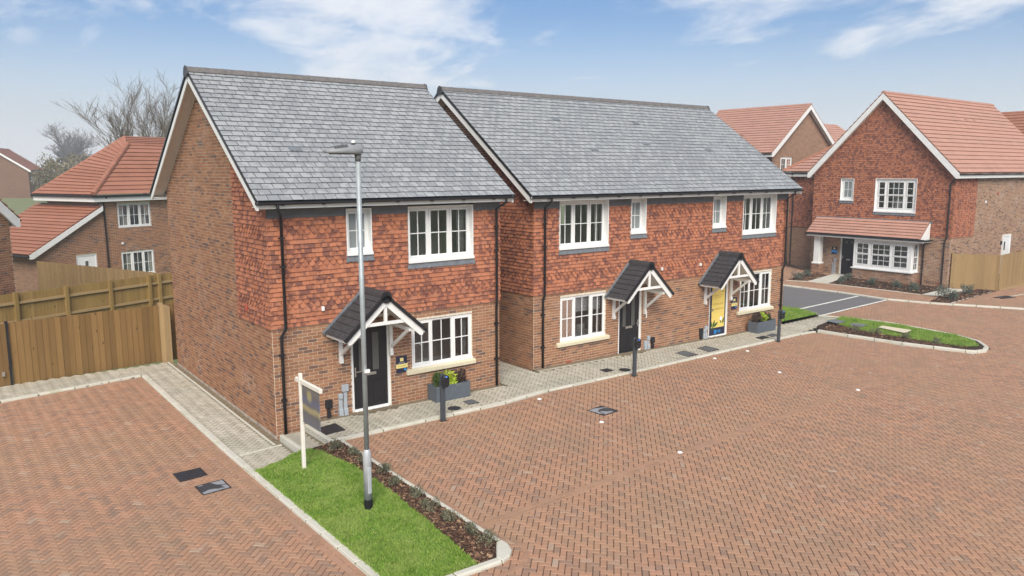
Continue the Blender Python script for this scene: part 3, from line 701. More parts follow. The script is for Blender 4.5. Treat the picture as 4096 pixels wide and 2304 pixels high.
    # eaves
    for sg in (1, -1):
        Y = (lambda y: y) if sg == 1 else (lambda y: 2 * ry - y)
        ya, yc = sorted((Y(-ovf), Y(-ovf + .025))); MB().box(-ovl + .031, W + ovr - .031, ya, yc, zf, zf + .135).build('fascia', 'white_paint', H)
        ya, yc = sorted((Y(-ovf + .026), Y(-.0))); MB().box(-ovl + .031, W + ovr - .031, ya, yc, zf + .025, zf + .04).build('eaves_soffit', 'soffit', H)
        q = MB(); yy = Y(-ovf - .062); pr = [(.06 * cos(t), .06 * sin(t)) for t in [pi + pi * i / 8 for i in range(9)]] + [(.054 * cos(t), .054 * sin(t) + .002) for t in [2 * pi - pi * i / 8 for i in range(9)]]
        q.prism([(-ovl - .03, yy + a, zf + .135 + c) for a, c in pr], (W + ovl + ovr + .06, 0, 0)); gt = q.build('gutter', 'black_plastic', H)
        if sg == 1:
            q = MB().box(-ovl - .03, W + ovr + .03, yy - .064, yy - .055, zf + .1, zf + .137); q.build('gutter_lip', 'black_plastic', gt)
            x = .2
            while x < W: MB().box(x - .02, x + .02, yy - .05, yy + .06, zf + .06, zf + .085).build('gutter_bracket', 'black_plastic', gt); x += .9
    return H

TF = -.03      # face of the hung tiles
A_up = [(3.372, 5.236, 3.489, 4.787), (1.792, 2.421, 3.776, 4.787)]
A_dn = [(3.419, 5.194, .892, 2.048), (1.816, 2.832, .05, 2.10)]
A = long_house('detached_house', 'detached brick and tile-hung house with patchy slate roof, nearest the lamp post', (0, 0, 0), 0, 6.065, 7.646, .02, 2.269, 4.675, 4.85, 8.074, 3.822, 2.04, (.328, .175),
               [(a - .005, b - .0, c - .05, d + .3) for a, b, c, d in A_up], A_dn, (4, 5, 13, 14, 20, 21), 'brick_red', [(2.5 - 1.35, 1.75)])
THREE = [(1, 2, 2, True), (1, 2, 2, True), (1, 2, 2, True)]; TWO_FIX = [(1, 2, 2, True), (1.08, 2, 2, False), (1, 2, 2, True)]
window(A, *A_up[0], .10, THREE, liner=TF, curtains=[(.86, .985, 0, 1, 'curtain')])
window(A, *A_up[1], .10, [(1, 2, 2, True)], liner=TF, glass='frosted_glass', room=False)
window(A, *A_dn[0], .03, TWO_FIX, curtains=[(.9, 1, 0, 1, 'curtain')], rd=1.9)
for a, b in ((3.24, 4.25), (4.256, 5.26)):
    MB().prism([(a, -.085, .745), (a, -.085, .84), (a, .03, .888), (a, .03, .745)], (b - a, 0, 0)).build('stone_sill', 'stone_sill', A, bevel=.006)
# kitchen tap and worktop behind the ground-floor window
MB().prism([(-.015, -.005, -.26), (-.015, -.005, -.10), (-.015, 7.65, .06), (-.015, 7.65, -.2)], (.02, 0, 0)).build('plinth', 'plinth', A)
k = part('kitchen_worktop', A)
MB().box(3.45, 5.15, .16, .62, .86, .9).build('worktop', 'blind', k)
MB().tube([(3.75, .38, .9), (3.75, .38, 1.25), (3.78, .36, 1.33), (3.86, .33, 1.36), (3.93, .30, 1.33), (3.95, .29, 1.2)], .014, 8).build('tap', 'steel', k, smooth=True)
door(A, *A_dn[1][:2], .075, 2.10, glasses=[(.16, .31, .46, .93), (.56, .75, .46, .93)], box=(.38, .66, .42))
porch(A, 2.19, .93, 2.985, 2.03, -.04, -1.0)
downpipe(A, .09, -.415, 4.97, 2.27, 2.10, -.10, .16); downpipe(A, 5.99, -.415, 4.97, 2.27, 2.10, .02, -.11)
duct(A, [(1.50, .03, .60, .085, .10, .12, 'grey_plastic'), (1.62, .03, .80, .085, .16, .165, 'grey_plastic'), (1.21, .02, .51, .06, .16, .19, 'charger_black')])
apron(A, 3.372, 5.236, 3.45); apron(A, 1.792, 2.421, 3.735)
MB().box(1.12, 1.18, -.10, -.03, 2.56, 2.66).build('security_sensor', 'white_pvc', A, bevel=.01)
MB().box(2.915, 2.945, -.03, -.002, 1.0, 1.1).build('doorbell', 'steel', A, bevel=.004)
MB().box(-.075, -.03, 1.33, 1.41, 2.50, 2.64).build('alarm_box', 'red_plastic', A, bevel=.006)

BL = (7.847, .748, 0); BR_ = radians(-.707)
B_up = [(.911, 2.844, 3.404, 4.75), (3.80, 4.466, 3.711, 4.75), (7.709, 8.397, 3.711, 4.75), (9.349, 11.292, 3.404, 4.75)]
B_dn = [(.981, 2.80, .66, 1.965), (9.382, 11.227, .66, 1.965), (3.367, 4.38, -.16, 1.93), (7.727, 8.73, -.16, 1.93)]
B = long_house('semi_detached_house', 'wide slate-roofed house pair with two porches and a yellow door banner', BL, BR_, 12.008, 8.226, -.13, 2.118, 4.60, 4.777, 8.181, 4.113, 2.0, (.405, .267),
               [(a - .005, b, c - .05, d + .3) for a, b, c, d in B_up], B_dn, (4, 5, 14, 15, 21, 22), 'brick_red', [(3.2, 3.9), (6.9, 3.9), (6.3, 2.6), (3.6, 2.2), (9.3, 2.3)])
window(B, *B_up[0], .13, THREE, liner=TF, curtains=[(.0, .09, 0, 1, 'curtain_mustard'), (.88, .99, 0, 1, 'curtain')])
window(B, *B_up[1], .13, [(1, 2, 2, True)], liner=TF, glass='frosted_glass', room=False)
window(B, *B_up[2], .13, [(1, 2, 2, True)], liner=TF, glass='frosted_glass', room=False)
window(B, *B_up[3], .13, THREE, liner=TF, curtains=[(.02, .12, 0, 1, 'curtain'), (.86, .985, 0, 1, 'curtain')])
window(B, *B_dn[0], .03, TWO_FIX, curtains=[(.02, .98, .6, 1, 'blind'), (.9, 1, 0, .6, 'curtain')], rd=1.9)
window(B, *B_dn[1], .03, TWO_FIX, curtains=[(.02, .14, 0, 1, 'curtain'), (.86, 1, 0, 1, 'curtain')], rd=1.9)
for a, b in ((.83, 1.89), (1.896, 2.93), (9.24, 10.28), (10.286, 11.35)):
    MB().prism([(a, -.085, .515), (a, -.085, .61), (a, .03, .655), (a, .03, .515)], (b - a, 0, 0)).build('stone_sill', 'stone_sill', B, bevel=.006)
q = part('desk_items', B); MB().box(1.2, 1.5, .32, .36, .75, 1.0).build('picture_frame', 'curtain', q); MB().box(1.1, 2.7, .2, .7, .70, .73).build('desk', 'blind', q)
MB().box(2.0, 2.32, .4, .43, .74, 1.0).build('screen', 'room_paint', q)
door(B, *B_dn[2][:2], -.125, 1.93, glasses=[(.16, .33, .44, .93), (.60, .78, .44, .93)], box=(.32, .66, .42), handle_left=False)
door(B, *B_dn[3][:2], -.125, 1.93, glasses=[(.2, .4, .44, .93), (.6, .8, .44, .93)], box=None)
porch(B, 3.81, .96, 2.875, 1.82, -.04, -.85, .36); porch(B, 8.15, .96, 2.875, 1.82, -.04, -.85, .36)
downpipe(B, .30, -.415, 4.90, 2.12, 1.96, -.13, -.02); downpipe(B, 11.85, -.415, 4.90, 2.12, 1.96, -.13, -.05)
duct(B, [(4.555, -.12, .22, .10, .13, .17, 'grey_plastic'), (4.69, -.12, .37, .085, .11, .14, 'grey_plastic'), (4.89, -.13, .30, .06, .15, .17, 'charger_black'), (7.44, -.13, .24, .085, .09, .1, 'grey_plastic'), (7.55, -.13, .34, .085, .13, .15, 'grey_plastic'), (7.29, -.13, .29, .07, .15, .24, 'charger_black')])
for h in B_up: apron(B, h[0], h[1], h[2] - .04)
for x in (5.22, 7.11): MB().box(x - .03, x + .03, -.10, -.03, 2.44, 2.54).build('security_sensor', 'white_pvc', B, bevel=.01)
MB().box(4.575, 4.625, -.03, -.002, .95, 1.09).build('doorbell', 'white_pvc', B, bevel=.012)
for x, z in ((1.33, .02), (5.1, -.05), (10.4, -.02)): MB().box(x - .1, x + .1, -.012, .01, z - .03, z + .03).build('air_brick', 'red_plastic', B)

# ------------------------------------------------------------------ red-roofed houses
def courses(H, p0, p1, q0, q1, mat, g=.3, name='tile_course'):
    """roof slope with eave p0-p1 and top q0-q1, laid in lapped courses"""
    p0, p1, q0, q1 = map(Vector, (p0, p1, q0, q1)); nrm = (p1 - p0).cross(q0 - p0 if (q0 - p0).length > .1 else q1 - p0).normalized()
    if nrm.z < 0: nrm = -nrm
    ln = max((q0 - p0).length, (q1 - p1).length); hgt = abs((q0 - p0).dot((nrm.cross((p1 - p0).normalized())).normalized())); n_ = max(2, int(round(hgt / g)))
    for i in range(n_):
        a, b = i / n_, min(1, (i + 1.12) / n_)
        A0, A1 = p0.lerp(q0, a), p1.lerp(q1, a); B0, B1 = p0.lerp(q0, b), p1.lerp(q1, b)
        o = MB().prism([A0 + nrm * .05, A1 + nrm * .05, B1 + nrm * .004, B0 + nrm * .004], nrm * .022); o.build(name, mat, H)
def ridge_run(H, a, b, mat, r=.12, st=.45):
    a, b = Vector(a), Vector(b); n_ = max(1, int((b - a).length / st))
    for i in range(n_):
        p, q = a.lerp(b, i / n_), a.lerp(b, (i + .985) / n_); MB().tube([p, q], [r, r * .94], 8).build('ridge_tile', mat, H)
def gable_house(name, label, loc, rz, W, Dp, zg, ze, zr, roof='roof_pink', ov=.28, ovf=.3, fascia=True, cat='house', g=.3):
    H = thing(name, label, cat, loc, rz); xm = W / 2; s = (zr - .1 - ze) / (xm + ov)
    H['slope'] = s
    for sg in (1, -1):
        X = lambda x: x if sg == 1 else W - x
        q = MB(); q.prism([(X(-ov), -ovf, ze - .02), (xm, -ovf, zr - .12), (xm, -ovf, zr - .2), (X(-ov), -ovf, ze - .1)], (0, Dp + ovf, 0)); q.build('roof_deck', roof, H)
        courses(H, (X(-ov), -ovf - .03, ze), (X(-ov), Dp, ze), (xm, -ovf - .03, zr - .1), (xm, Dp, zr - .1), roof, g)
        q = MB(); q.prism([(X(-ov), -ovf - .01, ze - .01), (xm, -ovf - .01, zr - .11), (xm, -ovf - .01, zr - .42), (X(-ov + .14), -ovf - .01, ze - .26), (X(-ov), -ovf - .01, ze - .26)], (0, -.03, 0)); q.build('bargeboard', 'white_paint', H)
        q = MB(); q.prism([(X(-ov + .02), -ovf - .01, ze - .235), (xm, -ovf - .01, zr - .36), (xm, -ovf - .01, zr - .38), (X(-ov + .02), -ovf - .01, ze - .255)], (0, ovf - .01, 0)); q.build('verge_soffit', 'white_paint', H)
        if fascia:
            a, b = sorted((X(-ov), X(-ov + .03))); MB().box(a, b, -ovf + .02, Dp, ze - .25, ze - .02).build('fascia', 'white_paint', H)
            q = MB(); q.prism([(X(-ov - .055) + .055 * cos(t), -ovf, ze - .03 + .055 * sin(t)) for t in [pi + pi * i / 6 for i in range(7)]], (0, Dp + ovf, 0)); q.build('gutter', 'black_plastic', H)
    ridge_run(H, (xm, -ovf - .03, zr - .09), (xm, Dp, zr - .09), roof, .11)
    return H, s

# house across the car park, on the right
zC0, zCt = -.22, 2.27
C, sC = gable_house('gabled_house', 'red-roofed gable-fronted house with tile hanging, bay window and black front door', (34.65, 8.45, 0), -pi / 2, 7.47, 13.2, zC0, 5.45, 9.62)
wmC = Matrix.Translation((34.65, 8.45, 0)) @ Matrix.Rotation(-pi / 2, 4, 'Z')
fw = Wall((0, 0, 0), (1, 0, 0), (0, -1, 0)); rw = Wall((7.47, 0, 0), (0, 1, 0), (1, 0, 0))
Cup = [(1.57, 2.32, 4.0, 5.15), (3.5, 5.66, 3.46, 5.17)]; Cdn = [(1.73, 2.72, -.25, 2.03)]
topC = lambda z: (-.28 + (z - 5.45 + .22) / sC, 7.75 - (z - 5.45 + .22) / sC)
b = MB(); fw.panel(b, 0, 7.47, -.6, zCt + .05, Cdn); rw.panel(b, 0, 13.2, -.6, 5.3); fw.reveal(b, Cdn[0], .1); b.build('wall_backing', 'mortar', C)
b = MB(); fw.panel(b, .02, 7.45, zCt + .05, 5.3, Cup, out=-.02); b.poly([fw.P(.0, 5.3, -.02), fw.P(7.47, 5.3, -.02), fw.P(3.735, 9.3, -.02)]); b.build('tile_backing', 'lead_band', C)
b = MB(); lwC = Wall((0, 0, 0), (0, 1, 0), (-1, 0, 0)); lwC.panel(b, 0, 13.2, -.6, 5.3); Wall((0, 13.2, 0), (1, 0, 0), (0, 1, 0)).panel(b, 0, 7.47, -.6, 5.3, ridge=(3.735, 9.2)); b.build('far_wall', 'far_brick', C)
pc = Pieces('brick', 'brickwork', 'brick_brown')
fw.bricks(pc, 0, 7.47, -.4, zCt + .03, Cdn); rw.bricks(pc, 0, 2.5, -.4, zCt + .03); rw.bricks(pc, 2.5, 11, -.4, 5.2)
bay = Wall((0, -.72, 0), (1, 0, 0), (0, -1, 0)); bay.bricks(pc, 2.89, 5.98, -.4, .43); Wall((5.98, -.72, 0), (0, 1, 0), (1, 0, 0)).bricks(pc, 0, .72, -.4, .43); Wall((2.89, -.72, 0), (0, 1, 0), (-1, 0, 0)).bricks(pc, 0, .72, -.4, .43)
for (wl, a) in ((Wall((.52, -.72, 0), (1, 0, 0), (0, -1, 0)), .44), (Wall((.96, -.72, 0), (0, 1, 0), (1, 0, 0)), .44), (Wall((.52, -.72, 0), (0, 1, 0), (-1, 0, 0)), .44)): wl.bricks(pc, 0, a, -.4, .44)
pc.finish(C, wmC)
b = MB(); b.box(2.9, 5.97, -.71, -.01, -.5, .425); b.box(.53, .95, -.71, -.29, -.5, .435); b.build('plinth_backing', 'mortar', C)
ftC = Wall((0, .02, 0), (1, 0, 0), (0, -1, 0)); rtC = Wall((7.45, 0, 0), (0, 1, 0), (1, 0, 0))
pc = Pieces('wall_tile', 'wall_tiling', 'clay_tile')
ftC.tiles(pc, -.03, 7.5, zCt, 9.2, [(a, b, c - .14, d) for a, b, c, d in Cup], top=topC, clubs=(14, 15, 16, 22, 23, 24), clubx=lambda c0, c1, p, q: c0 > p + .3 and c1 < q - .3)
rtC.tiles(pc, -.03, 2.5, zCt, 5.25, clubs=(14, 15, 16, 22, 23, 24)); pc.finish(C, wmC)
window(C, *Cup[0], .06, [(1, 2, 2, True)], liner=-.03, fw=.09, glass='frosted_glass', room=False)
window(C, *Cup[1], .05, [(.72, 1, 4, False), (1.25, 3, 4, False), (.72, 1, 4, False)], liner=-.03, sash=True, fw=.13, curtains=[(.35, .65, 0, 1, 'curtain')])
for h in Cup: apron(C, h[0], h[1], h[2] - .04)
door(C, 1.75, 2.70, -.14, 2.02, glasses=[(.22, .4, .84, .92), (.62, .8, .84, .92)])
bw_ = part('bay_window', C)
MB().box(2.83, 6.04, -.80, -.005, .43, .49).build('sill', 'white_pvc', bw_); MB().box(2.87, 6.0, -.745, -.005, 1.98, 2.12).build('head', 'white_pvc', bw_)
window(C, 2.91, 5.96, .49, 1.98, -.73, [(.9, 2, 4, False), (1.1, 3, 4, False), (.95, 2, 4, False)], sash=True, fw=.16, room=False, sill=None, curtains=[(.03, .3, 0, 1, 'curtain'), (.5, .62, 0, 1, 'curtain')])
sw = MB(); sw.box(5.92, 5.985, -.665, -.50, .49, 1.98); sw.box(5.92, 5.985, -.12, -.005, .49, 1.98); sw.box(5.925, 5.98, -.50, -.12, 1.86, 1.98); sw.box(5.925, 5.98, -.50, -.12, .49, .60); sw.box(5.92, 5.985, -.50, -.12, 1.2, 1.26); sw.box(5.935, 5.965, -.32, -.30, .6, 1.86)
for z in (.9, 1.55): sw.box(5.935, 5.965, -.50, -.12, z - .012, z + .012)
sw.build('side_sash', 'white_pvc', bw_); MB().poly([(5.95, -.5, .6), (5.95, -.12, .6), (5.95, -.12, 1.86), (5.95, -.5, 1.86)]).build('pane', 'glass', bw_)
MB().poly([(2.95, -.02, .5), (5.9, -.02, .5), (5.9, -.02, 2.0), (2.95, -.02, 2.0)]).build('bay_interior', 'room_paint', bw_)
# lean-to roof over door and bay, on a white column
lean = part('lean_to_roof', C)
MB().prism([(.3, -.98, 2.16), (.3, -.0, 2.98), (.3, -.0, 2.9), (.3, -.9, 2.14)], (6.1, 0, 0)).build('deck', 'roof_pink', lean)
courses(lean, (.28, -1.02, 2.18), (6.42, -1.02, 2.18), (.28, -.05, 3.0), (6.42, -.05, 3.0), 'roof_pink', .2)
MB().box(.2, 6.55, -.06, -.03, 2.96, 3.06).build('flashing', 'lead', lean)
MB().prism([(6.44, -1.0, 2.14), (6.44, -.05, 2.97), (6.44, -.05, 2.14)], (.03, 0, 0)).build('cheek', 'white_paint', lean)
MB().box(.3, 6.6, -1.02, -.96, 2.02, 2.16).build('fascia', 'white_paint', lean); MB().box(.3, 6.6, -.96, -.03, 2.03, 2.05).build('soffit', 'white_paint', lean)
MB().tube([(.22, -1.06, 2.15), (6.66, -1.06, 2.15)], .05, 8).build('gutter', 'black_plastic', lean); MB().box(6.2, 6.66, -.98, -.05, 2.1, 2.15).build('gutter_return', 'black_plastic', lean)
q = part('porch_column', C); MB().box(.56, .92, -.7, -.34, .55, 2.02).build('shaft', 'white_paint', q, bevel=.02); MB().box(.5, .98, -.76, -.28, .44, .55).build('base', 'white_paint', q, bevel=.03)
MB().tube([(7.62, -.25, 5.4), (7.62, -.2, 5.28), (7.3, -.09, 4.95), (7.3, -.09, 2.3), (7.2, -.06, 2.05), (7.2, -.06, -.2)], .036, 8).build('downpipe', 'black_plastic', C)
MB().tube([(6.5, -.1, 2.12), (6.22, -.06, 1.9), (6.22, -.06, -.2)], .036, 8).build('downpipe', 'black_plastic', C)
duct(C, [(1.38, -.2, .5, .08, .08, .08, 'grey_plastic'), (1.5, -.2, .78, .09, .15, .16, 'grey_plastic')])
d2 = part('side_door', C); q = MB(); q.box(7.47, 7.52, 6.2, 7.25, .0, 2.13); q.build('door_leaf', 'white_pvc', d2); q = MB(); q.box(7.521, 7.545, 6.2, 6.28, .0, 2.13); q.box(7.521, 7.545, 7.17, 7.25, .0, 2.13); q.box(7.521, 7.545, 6.28, 7.17, 2.04, 2.13); q.build('door_frame', 'white_pvc', d2); MB().box(7.521, 7.53, 6.4, 6.55, 1.3, 1.75).build('door_glass', 'black_plastic', d2)
MB().box(7.475, 7.53, 6.9 - .9, 7.05 - .9, 1.62, 1.8).build('wall_light', 'black_plastic', C)
for y, z, mt in ((3.6, 3.9, 'white_pvc'), (5.05, 4.3, 'red_plastic')): MB().box(7.475, 7.5, y, y + .16, z, z + .13).build('vent', mt, C)
for x in (6.05, 7.0): MB().box(x - .1, x + .1, -.012, .01, -.06, 0).build('air_brick', 'red_plastic', C)
for v in (6.5, 7.6): MB().box(4.9, 5.0, v, v + .3, 8.3, 8.42).build('roof_vent', 'roof_pink', C)
# set-back wing
WG = part('side_wing', C)
wg = Wall((-2.6, 1.7, 0), (1, 0, 0), (0, -1, 0)); b = MB(); wg.panel(b, 0, 2.6, zCt, 5.3); b.build('tile_backing', 'lead_band', WG)
MB().box(-2.6, 0, 1.72, 8, -.6, 5.2).build('wing_wall', 'far_brick', WG)
pc = Pieces('wall_tile', 'wall_tiling', 'clay_tile'); Wall((-2.6, 1.705, 0), (1, 0, 0), (0, -1, 0)).tiles(pc, 0, 2.6, zCt, 5.15, clubs=(14, 15, 16, 22, 23, 24)); pc.finish(WG, wmC, 60)
P0, P1 = (-2.95, 1.35, 5.5), (1.6, 1.35, 5.5); Q0, Q1 = (.35, 4.65, 7.9), (1.6, 4.65, 7.9)
courses(WG, P0, P1, Q0, Q1, 'roof_pink', .3); MB().poly([P0, Q0, (.35, 8, 7.9), (-2.95, 8, 5.5)]).build('roof_slope', 'roof_pink', WG); ridge_run(WG, (-2.95, 1.35, 5.55), (.35, 4.65, 7.95), 'roof_red', .1)
MB().box(-2.95, 0, 1.35, 1.4, 5.24, 5.46).build('fascia', 'white_paint', WG); MB().box(-2.9, 0, 1.4, 1.7, 5.22, 5.25).build('soffit', 'white_paint', WG); MB().tube([(-3.0, 1.3, 5.44), (0, 1.3, 5.44)], .05, 8).build('gutter', 'black_plastic', WG)
MB().tube([(-2.3, 1.3, 5.4), (-2.35, 1.6, 5.0), (-2.35, 1.62, -.2)], .036, 8).build('downpipe', 'black_plastic', WG)
for z0, z1 in ((3.5, 5.1), (.75, 2.05)):
    v_ = part('window', C); q = MB(); q.box(-.85, -.78, 1.58, 1.66, z0, z1); q.box(-.78, -.05, 1.58, 1.66, z1 - .08, z1); q.box(-.78, -.05, 1.58, 1.66, z0, z0 + .08); q.box(-.78, -.05, 1.6, 1.65, (z0 + z1) / 2 - .03, (z0 + z1) / 2 + .03); q.box(-.5, -.47, 1.6, 1.65, z0, z1); q.build('frame', 'white_pvc', v_); MB().box(-.78, -.05, 1.63, 1.64, z0, z1).build('pane', 'black_plastic', v_)
MB().box(-.95, 0, 1.5, 1.7, .62, .73).build('stone_sill', 'stone_sill', C)

# house behind, gable towards the viewer
D, sD = gable_house('brick_house', 'brown brick gabled house with pink-red roof behind the slate-roofed pair', (41.1, 15.75, 0), 0, 8.25, 7.6, -.3, 6.75, 10.25, ov=.3)
b = MB(); fwD = Wall((0, 0, 0), (1, 0, 0), (0, -1, 0)); fwD.panel(b, 0, 8.25, -.6, 6.7, [(1.2, 2.6, 5.45, 6.5)], ridge=(4.125, 10.0)); b.build('gable_wall', 'far_brick', D)
MB().box(.0, 8.25, .15, 7.6, -.6, 6.6).build('wall', 'far_brick', D)
window(D, 1.2, 2.6, 5.45, 6.5, .03, [(1, 2, 2, True), (1, 2, 2, True)], fw=.09, room=False); MB().box(1.2, 2.6, .11, .13, 5.45, 6.5).build('window_backing', 'room_paint', D)
MB().tube([(-.2, -.1, 6.65), (.05, -.08, 6.2), (.05, -.08, -.3)], .04, 8).build('downpipe', 'black_plastic', D)
for y, z in ((3.2, 8.0), (5.6, 7.6)):
    MB().box(-.3 + (z - 6.75) / sD - .08, -.3 + (z - 6.75) / sD + .08, y, y + .3, z + .08, z + .16).build('roof_vent', 'roof_pink', D)
# further roofs at the right
def hip_house(name, label, loc, rz, W, Dp, zg, ze, zr, roof):
    H = thing(name, label, 'house', loc, rz); MB().box(.3, W - .3, .3, Dp - .3, zg - .3, ze - .05).build('wall', 'far_brick', H); h = min(W, Dp) / 2
    if W >= Dp: r0, r1 = (h, h, zr), (W - h, h, zr)
    else: r0, r1 = (h, h, zr), (h, Dp - h, zr)
    c = [(0, 0, ze), (W, 0, ze), (W, Dp, ze), (0, Dp, ze)]
    if W >= Dp: sl = [(c[0], c[1], r0, r1), (c[2], c[3], r1, r0), (c[3], c[0], r0, r0), (c[1], c[2], r1, r1)]
    else: sl = [(c[0], c[1], r0, r0), (c[1], c[2], r0, r1), (c[2], c[3], r1, r1), (c[3], c[0], r1, r0)]
    for s_ in sl: courses(H, *s_, roof, .32)
    for a, b in ((c[0], r0), (c[1], r1 if W >= Dp else r0), (c[2], r1), (c[3], r0 if W >= Dp else r1), (r0, r1)):
        if (Vector(a) - Vector(b)).length > .3: ridge_run(H, a, b, roof, .1)
    q = MB()
    q.box(.05, W - .05, .0, .03, ze - .22, ze); q.box(.05, W - .05, Dp - .03, Dp, ze - .22, ze); q.box(0, .03, .03, Dp - .03, ze - .22, ze); q.box(W - .03, W, .03, Dp - .03, ze - .22, ze); q.build('fascia', 'white_paint', H)
    return H
hip_house('hipped_house', 'far house with small sloping red roof between the two gables', (57.5, 21.5, 0), 0, 14, 9, -.3, 5.6, 9.9, 'roof_pink')
hip_house('hipped_house', 'red-roofed house at the right edge behind the gable-fronted house', (48.6, -1.2, 0), 0, 9, 15, -.3, 5.5, 9.35, 'roof_red')

# neighbours beyond the fences, on the left
EO = (-1.497, 23.906, 0); ER = radians(23); wmE = Matrix.Translation(EO) @ Matrix.Rotation(ER, 4, 'Z')
E = thing('catslide_house', 'brick house with orange hipped roof and low sloping side roof beyond the fence', 'house', EO, ER)
fe = Wall((0, 0, 0), (1, 0, 0), (0, -1, 0)); Eh = [(4.02, 5.83, 2.92, 4.07), (4.06, 5.86, .52, 1.72), (1.80, 2.81, -.3, 1.77)]
topE = lambda z: ((z - 1.95) / .573 - .2 if z > 2 else 0, 99)
b = MB(); fe.panel(b, 3.15, 9, -.8, 4.3, Eh[:2]); fe.panel(b, 0, 3.15, -.8, 2.0, Eh[2:]); b.poly([fe.P(0, 2.0), fe.P(3.15, 2.0), fe.P(3.15, 3.85)]); b.build('wall_backing', 'mortar', E)
pc = Pieces('brick', 'brickwork', 'brick_red'); fe.bricks(pc, 3.2, 8.5, 0, 4.25, Eh[:2]); fe.bricks(pc, 0, 3.2, 0, 3.9, Eh[2:], top=topE); pc.finish(E, wmE)
MB().box(.01, 9, .14, 5, -.8, 1.9).build('side_wall', 'far_brick', E); MB().box(3.15, 9, .14, 4.2, 1.9, 4.2).build('upper_wall', 'far_brick', E)
for h in Eh[:2]: window(E, *h, .03, THREE, curtains=[(.03, .97, .05, 1, 'blind')], rd=.1, room=False); MB().box(h[0], h[1], .125, .135, h[2], h[3]).build('window_backing', 'room_paint', E)
door(E, 1.80, 2.81, -.3, 1.77, colour='white_pvc', box=None, glasses=[(.42, .6, .72, .88)])
NN_ = (2.64, -.35, 4.5); LL = (2.64, 4.5, 4.5); H1 = (6.3, 2.08, 6.94); PP = (7.05, 3.3, 7.43)
courses(E, LL, NN_, PP, H1, 'roof_red', .28); courses(E, NN_, (12, -.35, 4.5), H1, (12, 2.08, 6.94), 'roof_red', .28); courses(E, H1, (12, 2.08, 6.94), PP, (12, 3.3, 7.43), 'roof_red', .28)
MB().poly([PP, (12, 3.3, 7.43), (12, 8, 4.5), LL]).build('roof_slope', 'roof_red', E); MB().poly([NN_, LL, PP, H1]).build('roof_deck', 'roof_red', E)
ridge_run(E, (2.66, -.33, 4.56), (6.3, 2.08, 7.0), 'roof_red', .13, .33); ridge_run(E, H1, (12, 2.08, 6.96), 'roof_red', .1); ridge_run(E, LL, PP, 'roof_red', .08)
q = MB(); q.box(2.66, 9, -.34, -.31, 4.2, 4.46); q.box(2.66, 2.69, -.31, 4.5, 4.2, 4.46); q.build('fascia', 'white_paint', E); MB().box(2.69, 9, -.31, -.005, 4.22, 4.25).build('soffit', 'white_paint', E); MB().box(2.69, 3.15, -.005, 4.5, 4.22, 4.25).build('soffit', 'white_paint', E)
q = MB(); q.tube([(2.55, -.40, 4.46), (9, -.40, 4.46)], .055, 8); q.tube([(2.58, -.4, 4.46), (2.58, 4.5, 4.46)], .055, 8); q.build('gutter', 'black_plastic', E)
MB().tube([(3.28, -.38, 4.42), (3.3, -.07, 4.1), (3.35, -.07, -.3)], .04, 8).build('downpipe', 'black_plastic', E)
courses(E, (-.42, 5, 1.98), (-.42, -.22, 1.98), (3.15, 5, 4.02), (3.15, -.22, 4.02), 'roof_red', .26); MB().prism([(-.4, -.2, 1.9), (3.15, -.2, 3.94), (3.15, -.2, 4.0), (-.4, -.2, 1.96)], (0, 5, 0)).build('roof_deck', 'roof_red', E)
MB().prism([(-.42, -.22, 1.99), (3.15, -.22, 4.0), (3.15, -.22, 3.78), (-.25, -.22, 1.82), (-.42, -.22, 1.82)], (0, -.03, 0)).build('bargeboard', 'white_paint', E); MB().prism([(-.4, -.22, 1.84), (3.15, -.22, 3.82), (3.15, -.22, 3.84), (-.4, -.22, 1.86)], (0, .22, 0)).build('verge_soffit', 'white_paint', E)
MB().tube([(-.47, -.25, 1.93), (-.47, 5, 1.93)], .05, 8).build('gutter', 'black_plastic', E); MB().beam((3.12, -.21, 4.02), (3.12, 4.6, 4.02), .12, .1).build('flashing', 'lead', E)
MB().box(-.02, 0.0, .0, 5, -.8, 1.84).build('shaded_side', 'far_brick', E)
MB().box(4.12, 4.2, -.06, -.005, 2.1, 2.2).build('security_light', 'white_pvc', E)
# sliver of a gabled house at the left edge
F_, sF = gable_house('gabled_house', 'brick gable end with white bargeboard at the far left edge above the fence', (-3.22 - 7 * cos(radians(38)), 14.62 - 7 * sin(radians(38)), 0), radians(38), 7, 8, -.3, 4.05, 7.6, 'roof_red', ov=.2, ovf=.2)
b = MB(); fwF = Wall((0, 0, 0), (1, 0, 0), (0, -1, 0)); fwF.panel(b, 0, 7, -.6, 3.95, ridge=(3.5, 7.3)); b.build('gable_wall', 'mortar', F_); MB().box(0, 7, .12, 8, -.6, 3.8).build('wall', 'far_brick', F_)
pc = Pieces('brick', 'brickwork', 'brick_red'); fwF.bricks(pc, 4.2, 7, 0, 6.5, top=lambda z: (0, 7.2 - max(0, z - 3.85) / sF)); pc.finish(F_, Matrix.Translation(F_.location) @ Matrix.Rotation(radians(38), 4, 'Z'), 150)
